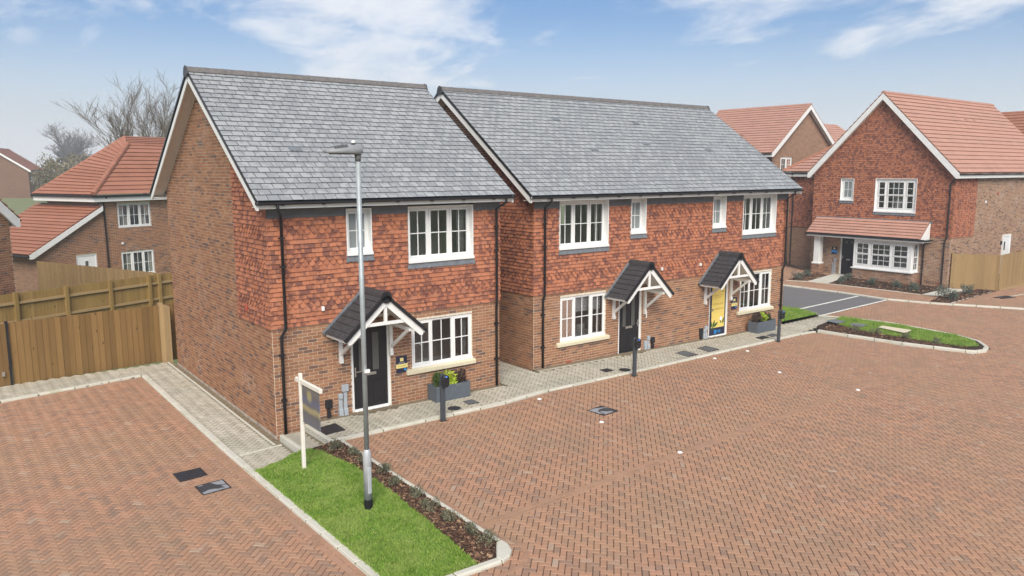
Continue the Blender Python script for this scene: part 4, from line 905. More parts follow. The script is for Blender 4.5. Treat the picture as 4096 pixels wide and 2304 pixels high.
# far house in the mist
GR = radians(-20); G, sG = gable_house('far_house', 'distant misty brick house with red roof by the field at the left edge', (10.0 - 9 * cos(GR), 126. - 9 * sin(GR), 0), GR, 9, 8.5, 0, 5.75, 9.2, 'roof_red', ov=.4, g=.35)
b = MB(); b.box(0, 9, 0, 8.5, -.6, 5.6); b.prism([(0, .0, 5.6), (9, .0, 5.6), (4.5, .0, 8.9)], (0, 8.5, 0)); b.build('wall', 'misty_brick', G)
for y in (1.2, 3.6, 6.0):
    for z in (.9, 3.5):
        w_ = part('window', G); MB().box(9.004, 9.06, y, y + 1.2, z, z + 1.3).build('frame', 'white_pvc', w_); MB().box(9.061, 9.07, y + .2, y + .5, z + .15, z + 1.15).build('pane', 'room_paint', w_)
MB().tube([(9.1, 4.9, 5.6), (9.1, 4.9, 0)], .08, 6).build('downpipe', 'black_plastic', G)

# ------------------------------------------------------------------ ground
zL = lambda x, y: -.19 + .022 * np.maximum(0, y)
zR = lambda x, y: .03 - .009 * x + .015 * (y + 1.2)
def zmid(x, y):         # verge between the two paved levels
    t = np.clip((x + 1.0) / 1.75, 0, 1); return (zL(x, y) + .03) * (1 - t) + (zR(x, y) + .05) * t
def pip(px, py, poly):
    r = np.zeros(len(px), bool); n_ = len(poly)
    for i in range(n_):
        x0, y0 = poly[i]; x1, y1 = poly[(i + 1) % n_]
        c = (y0 > py) != (y1 > py); r ^= c & (px < (x1 - x0) * (py - y0) / ((y1 - y0) if y1 != y0 else 1e-9) + x0)
    return r
def sheet(name, poly, zf, mat, dz=0, step=1.2, parent=None, **kw):
    me = bpy.data.meshes.new(name); bm = bmesh.new(); f = bm.faces.new([bm.verts.new((x, y, 0)) for x, y in poly])
    f.normal_update(); bmesh.ops.triangulate(bm, faces=[f], ngon_method='EAR_CLIP'); xs = [p[0] for p in poly]; ys = [p[1] for p in poly]
    if step:
        for ax, (lo, hi) in ((0, (min(xs), max(xs))), (1, (min(ys), max(ys)))):
            c = lo + step
            while c < hi:
                bmesh.ops.bisect_plane(bm, geom=bm.verts[:] + bm.edges[:] + bm.faces[:], plane_co=(c, 0, 0) if ax == 0 else (0, c, 0), plane_no=(1, 0, 0) if ax == 0 else (0, 1, 0)); c += step
    bmesh.ops.bisect_plane(bm, geom=bm.verts[:] + bm.edges[:] + bm.faces[:], plane_co=(0, 0, 0), plane_no=(0, 1, 0))
    for v in bm.verts: v.co.z = float(zf(v.co.x, v.co.y)) + dz
    bmesh.ops.recalc_face_normals(bm, faces=bm.faces)
    if sum(f.normal.z for f in bm.faces) < 0: bmesh.ops.reverse_faces(bm, faces=bm.faces)
    bm.to_mesh(me); bm.free(); me.materials.append(M[mat]); return link(name, me, parent, **kw)
# country: one sheet to the horizon, rising a little behind the houses
g = np.concatenate([[-900, -600, -400, -250], np.arange(-160, 161, 10), [250, 400, 600, 900]]); gx, gy = np.meshgrid(g + 10, g + 20)
dist = np.hypot(gx - 5, gy - 5); gz = -.75 + 2.6 * np.clip((dist - 60) / 70, 0, 1) ** 1.5 + .5 * np.sin(gx * .05) * np.clip((dist - 70) / 80, 0, 1)
n_ = len(g); idx = np.arange(n_ * n_).reshape(n_, n_)
link('ground', npmesh('ground', np.stack([gx, gy, gz], -1).reshape(-1, 3), [np.stack([idx[:-1, :-1], idx[:-1, 1:], idx[1:, 1:], idx[1:, :-1]], -1).reshape(-1, 4)], 'field'), None, kind='structure')

def herring(poly, zf, ang, cull=None, U=.1005, holes=()):
    xs = np.array([p[0] for p in poly]); ys = np.array([p[1] for p in poly]); cx_, cy_ = xs.mean(), ys.mean(); Rr = np.hypot(xs - cx_, ys - cy_).max() / U
    k = int(Rr) + 4; n_, m_ = np.meshgrid(np.arange(-2 * k, 2 * k), np.arange(-k, k)); n_ = n_.ravel(); m_ = m_.ravel()
    ox, oy = n_ + 2 * m_, n_ - 2 * m_; c, s = cos(ang), sin(ang); out = []
    for (dx, dy, rot) in ((1, .5, 0), (.5, 2, pi / 2)):
        a, b = (ox + dx) * U, (oy + dy) * U; x, y = cx_ + a * c - b * s, cy_ + a * s + b * c
        ok = pip(x, y, poly)
        for h in holes: ok &= ~pip(x, y, h)
        if cull is not None:
            u, v, z = screen(np.stack([x, y, zf(x, y)], -1)); ok &= (z > 1) & (u > -cull) & (u < 4096 + cull) & (v < 2304 + cull)
        x, y = x[ok], y[ok]; out.append(np.stack([x, y, np.full(len(x), ang + rot)], -1))
    return np.concatenate(out)
def lay(parent, rows, zf, mat, cap=300, size=(.2, .1), joint=.007, lift=0., name='paver', rest='paving'):
    pc = Pieces(name, rest, mat); zs = zf(rows[:, 0], rows[:, 1])
    j = rng.uniform(-.0018, .0018, len(rows)); t1 = rng.uniform(-.006, .006, len(rows)); t2 = rng.uniform(-.008, .008, len(rows)); da = rng.uniform(-.008, .008, len(rows))
    for i, (x, y, a) in enumerate(rows):
        c, s = cos(a + da[i]), sin(a + da[i]); ux = np.array([c, s, t1[i]]); uy = np.array([-s, c, t2[i]])
        pc.add('p', PAVER, mat4(ux * (size[0] - joint), uy * (size[1] - joint), (0, 0, 1), (x, y, zs[i] + j[i] + lift)), (0, 0, 1))
    pc.finish(parent, Matrix.Identity(4), cap)
def course(a, b, off=0., L_=.2):
    a, b = np.array(a, float), np.array(b, float); d = b - a; ln = np.hypot(*d); d /= ln; nrm = np.array([-d[1], d[0]]); k = int(ln / L_); t = (np.arange(k) + .5 + random.uniform(-.3, .3)) * ln / k
    return np.column_stack([a[0] + d[0] * t + nrm[0] * off, a[1] + d[1] * t + nrm[1] * off, np.full(k, atan2(d[1], d[0]))])

# main block-paved road and parking court
ROAD = [(.86, -7.2), (.86, -1.5), (5.2, -1.42), (6.7, -1.22), (11, -1.2), (18.6, -1.0), (19.5, -1.1), (19.7, -2.1), (20.0, -3.9), (20.4, -5.0), (20.7, -5.85), (21.9, -5.8), (22.7, -5.3), (23.1, -4.4), (23.3, -2.), (22.8, -.17), (22.5, .57), (28.68, .97), (29.33, -.6), (31.3, -3.6), (46, -3.6), (60, -12), (40, -30), (5, -24), (-8, -14), (-3, -7.7)]
road = sheet('road', ROAD, zR, 'joint_red', -.012, 3, kind='structure')
near = [(.78, -6.95), (.78, -1.5), (5.2, -1.42), (6.7, -1.22), (11, -1.2), (18.6, -1.0), (19.5, -1.1), (20.0, -3.9), (20.7, -5.85), (22.1, -5.8), (23.2, -4.4), (23.3, -2.), (22.5, .57), (28.68, .97), (29.33, -.6), (31.5, -3.8), (36, -9), (12, -14.5), (5.5, -15), (-.8, -9.5), (-.8, -7.38), (.45, -7.38)]
ch = [course((.9, -6.33), (20.6, -5.42), o) for o in (-.052, .052)]
lay(road, np.concatenate(ch), zR, 'paver_border', 60, lift=.005, name='channel_paver', rest='channel_paving')
bd = []
for a, b in (((.93, -1.55), (.93, -7.0)), ((.93, -1.5), (5.2, -1.47)), ((5.2, -1.47), (6.8, -1.27)), ((6.8, -1.27), (19.3, -1.07))): bd.append(course(a, b, 0))
for i in range(9): t = -pi / 2 + i * pi / 16 * 1.05; bd.append(np.array([[.42 + .62 * cos(t), -7.12 + .62 * sin(t), t + pi / 2]]))
bd.append(course((-1.3, -7.72), (.4, -7.74), 0)); lay(road, np.concatenate(bd), zR, 'paver_border', 60, lift=.005, name='edge_paver', rest='edge_paving')
lay(road, herring(near, zR, pi / 4, 260), zR, 'paver_red')
# block-paved yard on the left
YARD = [(-1.12, -8.5), (-1.12, 6.95), (-4.5, 6.5), (-9, 5.9), (-14, 3), (-9, -6)]
yard = sheet('yard', YARD, zL, 'joint_red', -.012, 3, kind='structure')
lay(yard, herring([(-1.15, -8), (-1.15, 6.95), (-4.5, 6.5), (-8.2, 6.0), (-7.2, -2.5), (-3, -7)], zL, pi / 4, 220), zL, 'paver_red')
bd = [course((-1.19, -7.5), (-1.19, 6.8), o) for o in (0, .108)]; bd.append(course((-1.3, 6.82), (-6.5, 6.14), 0))
for (x0, x1, y0, y1) in ((-2.38, -1.74, -1.16, -.55), (-2.22, -1.58, -2.05, -1.42)):
    for a, b in (((x0, y0), (x1, y0)), ((x0, y1), (x1, y1)), ((x0, y0 + .1), (x0, y1 - .1)), ((x1, y0 + .1), (x1, y1 - .1))): bd.append(course(a, b))
lay(yard, np.concatenate(bd), zL, 'paver_border', 120, lift=.005, name='edge_paver', rest='edge_paving')
# grey paths
def fpz(x, y): return np.maximum(.075 - .013 * np.maximum(0, x - 1), -.13) * 1. + .012 * np.clip(y + 1.2, 0, 1)
FP = [(.56, -1.36), (5.2, -1.28), (6.7, -1.08), (11, -1.05), (18.6, -.88), (20.3, -.62), (22.8, -.17), (22.45, .60), (19.86, .5), (19.8, .47), (7.75, .60), (7.75, 6), (6.15, 6), (6.15, -.16), (.56, -.16)]
fpath = sheet('front_path', FP, fpz, 'joint_grey', -.012, 1.5, kind='structure')
lay(fpath, herring([(.6, -1.33), (5.2, -1.25), (6.7, -1.06), (11, -1.02), (18.6, -.86), (20.3, -.58), (22.4, -.2), (22.4, .5), (19.86, .44), (7.6, .42), (7.7, 4), (6.2, 4), (6.2, -.28), (.6, -.28)], fpz, pi / 4, 50), fpz, 'paver_grey')
edg = [course((.7, -.22), (1.75, -.22), 0), course((2.95, -.22), (6.1, -.22), 0), course((7.8, .50), (11.1, .47), 0), course((12.4, .44), (15.4, .40), 0), course((16.7, .40), (19.8, .36), 0)]
SPZ = lambda x, y: zL(x, y) + .045
SP = [(-1.02, -1.55), (-.05, -1.36), (-.02, -.38), (-.17, -.36), (-.15, 8.0), (-4.4, 7.95), (-9, 7.4), (-9, 5.98), (-4.5, 6.58), (-1.05, 7.0)]
spath = sheet('side_path', SP, SPZ, 'joint_grey', -.012, 1.5, kind='structure')
lay(spath, herring([(-1.09, -1.58), (-.04, -1.38), (-.06, -.42), (-.22, -.38), (-.22, 8.0), (-4.4, 7.95), (-8, 7.5), (-8, 6.1), (-4.5, 6.56), (-1.09, 6.98)], SPZ, pi / 4, 60), SPZ, 'paver_grey')
def kerbs(name, label_pts, w_, zf, up, ln=.9, mat='kerb_stone', down=.12, side=1, round_=.025, parent=None, stone='kerb_stone'):
    """kerb stones butted along a polyline, the line being the road-side edge; side: which way the width goes"""
    K = link(name, None, None, kind='structure') if parent is None else parent
    P_ = [np.array(p, float) for p in label_pts]
    for a, b in zip(P_, P_[1:]):
        d = b - a; L_ = np.hypot(*d); d = d / L_; nr = np.array([-d[1], d[0]]) * side; k = max(1, int(round(L_ / ln)))
        for i in range(k):
            p, q = a + d * (L_ * i / k + .009), a + d * (L_ * (i + 1) / k - .009)
            za, zb = float(zf(*p)), float(zf(*q)); ju = random.uniform(-.004, .004); c = round_
            pr = [(0, -down), (0, up - c * 1.3), (c * .35, up - c * .35), (c, up), (w_ - .008, up), (w_, up - .008), (w_, -down)]
            v0 = [(p[0] + nr[0] * s_, p[1] + nr[1] * s_, za + h + ju) for s_, h in pr]; v1 = [(q[0] + nr[0] * s_, q[1] + nr[1] * s_, zb + h + ju) for s_, h in pr]
            n_ = len(pr); m_ = MB(); m_.add(v0 + v1, [tuple(range(n_)), tuple(range(2 * n_ - 1, n_ - 1, -1))] + [(j, (j + 1) % n_, n_ + (j + 1) % n_, n_ + j) for j in range(n_)]); m_.build(stone, mat, K, bevel=.010 if up > .03 else .003)
        jm = MB(); jm.beam((*(a + nr * w_ * .5), float(zf(*a)) + up - .045), (*(b + nr * w_ * .5), float(zf(*b)) + up - .045), w_ * .9, .06); jm.build('bedding', 'kerb_joint', K)
    return K
kerbs('yard_kerb', [(-1.16, -8.4), (-1.16, 0), (-1.16, 6.95)], .14, zL, .052, .62, side=-1)
kerbs('back_path_kerb', [(-1.16, 6.95), (-4.5, 6.48), (-9, 5.86)], .13, zL, .054, .9, side=-1)
kerbs('front_path_kerb', [(.74, -1.47), (2.9, -1.44), (5.2, -1.41), (5.95, -1.30), (6.75, -1.20)], .13, zR, .065, .92, side=1)
kerbs('', [(6.76, -1.20), (11, -1.17), (14.5, -1.08), (18.6, -.99), (19.5, -1.06)], .13, zR, .045, .92, side=1, parent=bpy.data.objects['front_path_kerb'])
kerbs('verge_kerb', [(.86, -1.5), (.86, -6.95)], .10, zR, .05, .92, side=-1)
K = bpy.data.objects['verge_kerb']
arc = [(.86, -6.96), (.85, -7.15), (.78, -7.32), (.65, -7.44), (.48, -7.5)]; q = MB(); zz = float(zR(.8, -7.2))
q.prism([(x, y, zz - .1) for x, y in arc] + [(.48, -7.36), ] * 0 + [(.46, -7.36, zz - .1), (.74, -6.98, zz - .1)], (0, 0, .155)); q.build('corner_stone', 'kerb_stone', K, bevel=.015)
kerbs('', [(.47, -7.50), (-1.1, -7.46)], .12, zR, .055, .9, side=-1, parent=K)
# steps from side path up to front path
st = thing('paved_steps', 'two pale paved steps between side path and front path at house corner', 'steps', (0, 0, 0))
for (x0, x1, y0, y1, zt_) in ((.0, .56, -1.33, -.14, -.035), (.56, .66, -1.40, -.14, .085)):
    MB().box(x0, x0 + .09, y0, y1, -.4, zt_ + .012).build('riser_kerb', 'kerb_stone', st, bevel=.01)
    if x1 - x0 > .2:
        MB().box(x0 + .09, x1, y0, y1, -.4, zt_ - .012).build('step_core', 'joint_grey', st)
        r_ = []
        y = y0 + .06; i = 0
        while y < y1 - .02:
            o = .1 if i % 2 else .0
            for x in (x0 + .19 - o * .5, x0 + .39 - o * .5): r_.append((x + .0, y, 0))
            y += .105; i += 1
        for (x, y, a) in r_: MB().box(x - .096, min(x + .096, x1 - .004), y - .048, y + .048, zt_ - .02, zt_).build('paver', 'paver_grey', st)
MB().box(.60, .92, -1.48, -1.38, -.2, .09).build('end_kerb', 'kerb_stone', st, bevel=.01)
# edgings and gravel margins
kerbs('path_edging', [(-.21, -.36), (-.21, 0), (-.21, 8.0)], .05, SPZ, .012, .9, side=-1, round_=.006)
kerbs('', [(-1.0, -.5), (-.06, -.4)], .05, SPZ, .01, .9, side=-1, round_=.006, parent=bpy.data.objects['path_edging'])
gm = lambda x, y: zL(x, y) + .0
gravel = sheet('gravel_margin', [(-.17, -.35), (0.02, -.35), (.02, 7.7), (-.17, 7.9)], gm, 'gravel', .02, .8, kind='structure')
sheet('gravel_margin', [(.60, -.17), (6.1, -.17), (6.1, .02), (.60, .02)], fpz, 'gravel', -.004, .8, kind='structure')
sheet('gravel_margin', [(7.8, .50), (19.8, .36), (19.8, .62), (7.8, .76)], fpz, 'gravel', -.004, .8, kind='structure')
lay(fpath, np.concatenate(edg), fpz, 'paver_grey', 40, lift=.006, name='edge_paver', rest='edge_paving')
def scatter(poly, n_):
    xs = [p[0] for p in poly]; ys = [p[1] for p in poly]; x = rng.uniform(min(xs), max(xs), n_ * 3); y = rng.uniform(min(ys), max(ys), n_ * 3); ok = pip(x, y, poly); return x[ok][:n_], y[ok][:n_]
def chips(name, poly, zf, n_, mat, sz, dz=0., label=None, flat=.35):
    x, y = scatter(poly, n_); Ms = []
    for a, b in zip(x, y):
        e = Matrix.Rotation(random.uniform(0, 6.3), 3, 'Z') @ Matrix.Rotation(random.gauss(0, .3), 3, 'X') @ Matrix.Rotation(random.gauss(0, .3), 3, 'Y'); s_ = random.uniform(*sz)
        R_ = np.array(e) @ np.diag([s_, s_ * random.uniform(.3, .7), s_ * flat]); m_ = np.eye(4); m_[:3, :3] = R_; m_[:3, 3] = (a, b, float(zf(a, b)) + dz + random.uniform(0, .012)); Ms.append(m_)
    V, F = stack(BOX, Ms); return link(name, npmesh(name, V, F, mat), None, kind='stuff', label=label or name.replace('_', ' '))
chips('gravel_stones', [(-.17, -.35), (0, -.35), (0, 7.6), (-.17, 7.6)], gm, 2600, 'gravel', (.012, .03), .02, 'brown pea gravel along the brick side wall')
chips('gravel_stones', [(.62, -.17), (6.05, -.17), (6.05, 0), (.62, 0)], fpz, 1500, 'gravel', (.012, .028), 0, 'pea gravel margin under the detached house front')
chips('gravel_stones', [(7.9, .52), (19.6, .38), (19.6, .60), (7.9, .74)], fpz, 2400, 'gravel', (.012, .028), 0, 'pea gravel margin along the wide house pair')
# grass verge with bark bed
VG = [(-1.03, -7.4), (.42, -7.4), (.76, -6.95), (.76, -1.42), (.56, -1.42), (-.02, -1.36), (-1.02, -1.56)]
sheet('verge', VG, zmid, 'soil', -.01, .4, kind='structure')
GR_ = [(-1.05, -7.40), (.12, -7.38), (.22, -6.5), (.27, -5.9), (.33, -5.0), (.38, -4.2), (.40, -3.3), (.36, -2.7), (.22, -1.7), (.0, -1.37), (-1.04, -1.55)]
BED = [(.14, -7.36), (.42, -7.36), (.74, -6.95), (.74, -1.45), (.55, -1.45), (.22, -1.5), (.38, -2.7), (.40, -3.3), (.38, -4.2), (.33, -5.0), (.27, -5.9), (.22, -6.5)]
sheet('turf', GR_, zmid, 'turf', .006, .5, kind='structure')
def grass(name, poly, zf, dens, h, label):
    xs = np.array([p[0] for p in poly]); ys = np.array([p[1] for p in poly]); area = .5 * abs(np.dot(xs, np.roll(ys, 1)) - np.dot(ys, np.roll(xs, 1))); n_ = int(area * dens)
    x, y = scatter(poly, n_); n_ = len(x); z = zf(x, y); a = rng.uniform(0, 2 * pi, n_); hh = rng.uniform(.55, 1.15, n_) * h * (.85 + .3 * np.sin(x * 5.1 + 1.3 * np.sin(y * 3.3)) + .25 * np.sin(x * 13.7 + y * 9.1) * np.sin(y * 17.3 - x * 4.)); wv = rng.uniform(.004, .008, n_); ln = rng.uniform(.1, .8, n_) * hh; la = rng.uniform(0, 2 * pi, n_)
    c, s = np.cos(a) * wv, np.sin(a) * wv; V = np.empty((n_, 4, 3))
    V[:, 0] = np.stack([x - c, y - s, z], -1); V[:, 1] = np.stack([x + c, y + s, z], -1); V[:, 2] = np.stack([x + c * .6 + np.cos(la) * ln * .4, y + s * .6 + np.sin(la) * ln * .4, z + hh * .6], -1); V[:, 3] = np.stack([x + np.cos(la) * ln, y + np.sin(la) * ln, z + hh], -1)
    i = np.arange(n_)[:, None] * 4; return link(name, npmesh(name, V.reshape(-1, 3), [np.concatenate([i + np.array([[0, 1, 2]]), i + np.array([[0, 2, 3]])])], 'grass_blade'), None, kind='stuff', label=label)
grass('grass', GR_, zmid, 11000, .065, 'bright green grass strip round the lamp post')
chips('bark_mulch', BED, zmid, 3200, 'mulch_chip', (.02, .075), .0, 'dark bark chippings in the bed beside the grass strip', .16)
# island and land to the right
ISL = [(19.62, -1.1), (19.78, -2.1), (20.08, -3.85), (20.42, -4.9), (20.75, -5.7), (21.1, -5.86), (21.75, -5.75), (22.5, -5.2), (22.95, -4.4), (23.2, -2.0), (22.75, -.15), (20.3, -.60)]
zI = lambda x, y: zR(x, y) + .07
sheet('island_bed', ISL, zI, 'soil', 0, 1, kind='structure')
IG = [(21.3, -.42), (22.72, -.2), (23.15, -2.0), (22.9, -4.3), (22.45, -5.1), (21.75, -5.6), (21.15, -5.3), (20.95, -4.2), (20.85, -3.0), (20.85, -1.9)]
sheet('island_turf', IG, zI, 'turf', .006, 1, kind='structure'); grass('grass', IG, zI, 2600, .07, 'grass on the kerbed island by the parking court')
chips('bark_mulch', [(19.8, -1.1), (20.25, -3.85), (20.9, -5.6), (21.5, -5.3), (21.2, -3.0), (21.2, -.7)], zI, 1500, 'mulch_chip', (.03, .09), 0, 'bark chippings in the kerbed island', .16)
kerbs('island_kerb', [(19.54, -1.06), (19.68, -2.13), (20.03, -3.86), (20.32, -4.75), (20.62, -5.62), (20.86, -5.88), (21.3, -5.98), (21.88, -5.82), (22.62, -5.28), (23.06, -4.43), (23.30, -2.0), (22.81, -.17)], .13, zR, .09, .92, side=1)
kerbs('path_end_edging', [(20.25, -.62), (22.81, -.17), (22.45, .62)], .06, zR, .06, .9, side=1, round_=.006)
for nm, pl in (('slab', [(21.55, -2.25), (22.0, -2.2), (22.1, -3.2), (21.35, -3.35)]),):
    o = sheet('concrete_slab', pl, zI, 'stone_sill', .085, 0, label='pale concrete slab lying in the island grass', category='slab')
for pl, lb in (([(21.1, -.45), (21.75, -.5), (21.6, -1.0), (21.0, -1.0)], 'grey cover in the island bed close to the grey path'), ([(21.05, -1.45), (21.6, -1.3), (21.75, -1.75), (21.15, -1.85)], 'grey cover in the island bed midway along its grass edge')):
    sheet('drain_cover', pl, zI, 'lead', .075, 0, label=lb, category='cover', group='covers in the island')
G3 = [(19.9, .62), (22.45, .66), (22.95, 1.9), (22.9, 6), (19.95, 6)]
sheet('corner_turf', G3, zI, 'turf', 0, 1, kind='structure'); grass('grass', [(19.95, .6), (22.4, .66), (22.9, 1.9), (22.85, 4), (19.95, 4)], zI, 2200, .07, 'grass patch past the right corner of the wide house pair')
ASP = [(22.5, .62), (28.6, .97), (28.72, 2.0), (28.7, 3.5), (28.4, 6.0), (27.5, 14), (22, 14), (22.95, 1.9)]
sheet('parking_bays', ASP, zR, 'asphalt', .006, 2, kind='structure')
for a, b in (((22.5, .60), (28.65, 1.0)), ((23.05, 1.92), (28.6, 2.3))):
    d = Vector((b[0] - a[0], b[1] - a[1])).normalized(); nr = (-d.y * .06, d.x * .06)
    sheet('bay_marking', [(a[0] - nr[0], a[1] - nr[1]), (b[0] - nr[0], b[1] - nr[1]), (b[0] + nr[0], b[1] + nr[1]), (a[0] + nr[0], a[1] + nr[1])], zR, 'line_paint', .012, 0, kind='structure')
kerbs('far_kerb', [(27.6, 11), (28.4, 6.0), (28.72, 3.4), (28.72, 2.0), (28.68, .97), (29.33, -.6), (31.3, -3.6), (36, -10.5)], .13, zR, .07, .95, side=1)
zP = lambda x, y: zR(x, y) + .06
FOOT = [(28.55, 6.0), (28.83, 3.4), (28.83, 2.0), (28.79, 1.0), (29.42, -.55), (31.4, -3.55), (36.2, -10.5), (60, -9), (60, 1), (48, 1), (42.4, .9), (34.65, .9), (34.65, 9), (40, 14), (27.8, 12)]
foot = sheet('footway', FOOT, zP, 'joint_red', -.012, 3, kind='structure')
rr_ = herring([(28.6, 6.0), (28.85, 3.4), (28.85, 2.0), (28.82, 1.0), (29.45, -.5), (31.4, -3.5), (36, -9.5), (44, -6), (44, -.9), (35.9, -.9), (34.6, .9), (34.6, 9), (36, 12), (28.2, 11)], zP, pi / 4, 60); lay(foot, rr_, zP, 'paver_red', 0)
kerbs('bed_edging', [(29.9, 6.9), (30.6, 6.12), (31.16, 2.45), (31.3, .7)], .06, zP, .02, 1., side=-1, round_=.006); kerbs('drive_edging', [(30.05, -1.2), (35.6, -.86)], .06, zP, .02, 1., side=1, round_=.006); kerbs('drive_channel', [(33.2, -1.9), (44, -2.6)], .08, zP, .012, 1.2, side=1, round_=.004)
for nm, pl, lb in (('front_bed', [(29.95, 6.88), (30.62, 6.12), (33.8, 6.8), (33.8, 7.6), (32.9, 7.7)], 0), ('front_bed', [(30.86, 5.08), (31.2, 2.45), (31.3, .72), (34.5, .9), (34.63, 5.0), (34.5, 6.0)], 0), ('side_bed', [(29.65, -.45), (30.05, -1.2), (35.65, -.9), (35.6, -.2), (34.0, .0), (32.2, .05)], 0)): sheet(nm, pl, zP, 'soil', .012, 1, kind='structure'); chips('bark_mulch', pl, zP, 700, 'mulch_chip', (.04, .11), .012, f'bark chippings in the bed round ({pl[0][0]:.0f}, {pl[0][1]:.0f})' if 0 else {6.88: 'bark chippings left of the far front door path', 5.08: 'bark chippings under the far bay window', -.45: 'bark chippings in the far corner bed'}[pl[0][1]], .2)
for nm, pl in (('door_path', [(30.6, 6.1), (30.84, 5.1), (34.62, 6.0), (34.62, 6.95)]), ('gate_path', [(31.25, .68), (31.5, -.28), (34.9, -.1), (34.5, .86)])): sheet(nm, pl, zP, 'kerb_stone', .016, 0, kind='structure')

# ------------------------------------------------------------------ covers, studs, street furniture
def cover(name, label, pts, zf, mat, frame='iron', group=None, lift=.007, ribs=True):
    c = thing(name, label, 'cover', (float(np.mean([p[0] for p in pts])), float(np.mean([p[1] for p in pts])), 0), 0, group)
    cx_, cy_ = c.location.x, c.location.y; z = max(float(zf(*p)) for p in pts) + lift; P_ = [(x - cx_, y - cy_) for x, y in pts]
    sc = lambda k, dz: [(x * k, y * k, z + dz) for x, y in P_]
    q = MB(); a, b = sc(1, 0), sc(.93, 0); n_ = len(P_)
    for i in range(n_): q.prism([a[i], a[(i + 1) % n_], b[(i + 1) % n_], b[i]], (0, 0, -.03))
    q.build('cover_frame', frame, c); MB().prism(sc(.92, -.03), (0, 0, .026)).build('lid', mat, c)
    if ribs and n_ == 4:
        q = MB(); v = [Vector(p) for p in sc(.86, -.004)]
        for i in range(7):
            t = (i + .5) / 7; a, b = v[0].lerp(v[1], t), v[3].lerp(v[2], t); q.beam(a, b, .02, .006)
        q.build('tread_ribs', mat, c)
    return c
cover('drain_cover', 'black slatted square cover at the top of the paved steps', [(.60, -1.06), (1.14, -1.0), (1.16, -.46), (.62, -.54)], fpz, 'iron')
cover('manhole_cover', 'dry black cover in the left yard, the one nearer the fence', [(-2.32, -1.11), (-1.8, -1.07), (-1.8, -.6), (-2.32, -.6)], zL, 'iron', lift=.012)
cover('manhole_cover', 'wet shiny cover in the left yard, nearer the viewer', [(-2.16, -2.0), (-1.64, -1.96), (-1.64, -1.47), (-2.17, -1.5)], zL, 'wet_steel', lift=.012, ribs=False)
cover('manhole_cover', 'square steel cover with pale wet patch in the main road', [(6.52, -3.44), (7.05, -3.39), (7.01, -2.86), (6.5, -2.92)], zR, 'wet_steel', lift=.009, ribs=False)
cover('drain_cover', 'small square cover beside the planter of the detached house', [(4.37, -1.03), (4.67, -1.04), (4.68, -.71), (4.4, -.72)], fpz, 'lead_band')
cover('drain_cover', 'round-lidded cover by the charger in front of the detached house', [(3.92 + .16 * cos(t), -1.06 + .16 * sin(t)) for t in [2 * pi * i / 14 for i in range(14)]], fpz, 'iron')
cover('drain_cover', 'small square cover left of the middle charger', [(9.28, -.72), (9.6, -.71), (9.62, -.42), (9.30, -.42)], fpz, 'iron')
cover('drain_cover', 'round cover just behind the middle charger', [(9.93 + .17 * cos(t), -.83 + .17 * sin(t)) for t in [2 * pi * i / 14 for i in range(14)]], fpz, 'iron')
cover('drain_cover', 'large grey cover midway along the wide house path', [(12.7, -.83), (13.18, -.83), (13.25, -.22), (12.78, -.28)], fpz, 'lead_band')
cover('drain_cover', 'large grey cover before the banner door, next to its twin', [(13.8, -.78), (14.35, -.75), (14.4, -.17), (13.87, -.23)], fpz, 'lead_band')
cover('drain_cover', 'dark cover in front of the right-hand planter', [(16.85, -.62), (17.35, -.6), (17.4, -.3), (16.9, -.32)], fpz, 'iron')
cover('drain_cover', 'grey cover right of the dark one by the last planter', [(17.5, -.60), (17.95, -.58), (18.0, -.28), (17.55, -.3)], fpz, 'lead_band')
cover('drain_cover', 'dark drain grating in the far driveway on the right', [(33.2, -2.0), (34.3, -2.2), (34.4, -1.75), (33.3, -1.6)], zP, 'iron')
for (x, y), lb in (((6.14, -1.55), 'white dome stud by the kerb left of the middle charger'), ((13.25, -1.42), 'white dome stud by the kerb below the two grey covers'), ((14.93, -1.4), 'white dome stud by the kerb nearest the banner door'), ((13.45, -3.54), 'white dome stud out on the paving right of centre'),
                   ((6.16, -3.74), 'white dome stud just in front of the road manhole cover'), ((6.12, -6.06), 'white dome stud on the double paver line, left one'), ((13.59, -5.81), 'white dome stud on the double paver line, right one')):
    z = float(zR(x, y)); MB().lathe([(.057, -.01), (.057, .008), (.045, .02), (.025, .027), (.008, .03)], (0, 0, 0), 14).build('marker_stud', 'white_paint', None, label=lb, category='stud', group='white bay marker studs').location = (x, y, z)

# lamp post
lp = thing('lamp_post', 'tall galvanised lamp post with grey flat lantern standing in the grass', 'lamp post', (-.178, -4.575, float(zmid(-.178, -4.575))))
MB().lathe([(.073, -.2), (.073, .17)], n=20).build('foot_band', 'black_paint', lp, smooth=False)
MB().lathe([(.071, .17), (.0715, .9), (.068, .97), (.052, 1.03), (.044, 1.05)], n=20).build('base_sleeve', 'aluminium', lp, smooth=True)
MB().box(-.035, .035, -.078, -.06, .28, .75).build('access_door', 'aluminium', lp, bevel=.01)
MB().lathe([(.042, 1.05), (.040, 5.86)], n=18).build('column', 'galvanised', lp, smooth=True)
MB().lathe([(.046, 5.84), (.049, 5.90), (.06, 5.98)], n=16).build('spigot', 'lamp_grey', lp, smooth=True)
MB().lathe([(.045, 2.40), (.045, 2.425)], n=14).build('strap', 'steel', lp); MB().box(-.03, .06, -.085, -.045, 2.385, 2.44).build('clamp', 'white_pvc', lp)
hd = part('lantern', lp); hd.scale = (.92, 1, 1)
q = MB(); sec = [(.08, .045, 5.985, 6.085), (.06, .075, 5.97, 6.10), (-.1, .10, 5.965, 6.105), (-.30, .12, 5.968, 6.085), (-.48, .11, 5.97, 6.05), (-.60, .07, 5.975, 6.02)]; n_ = 10
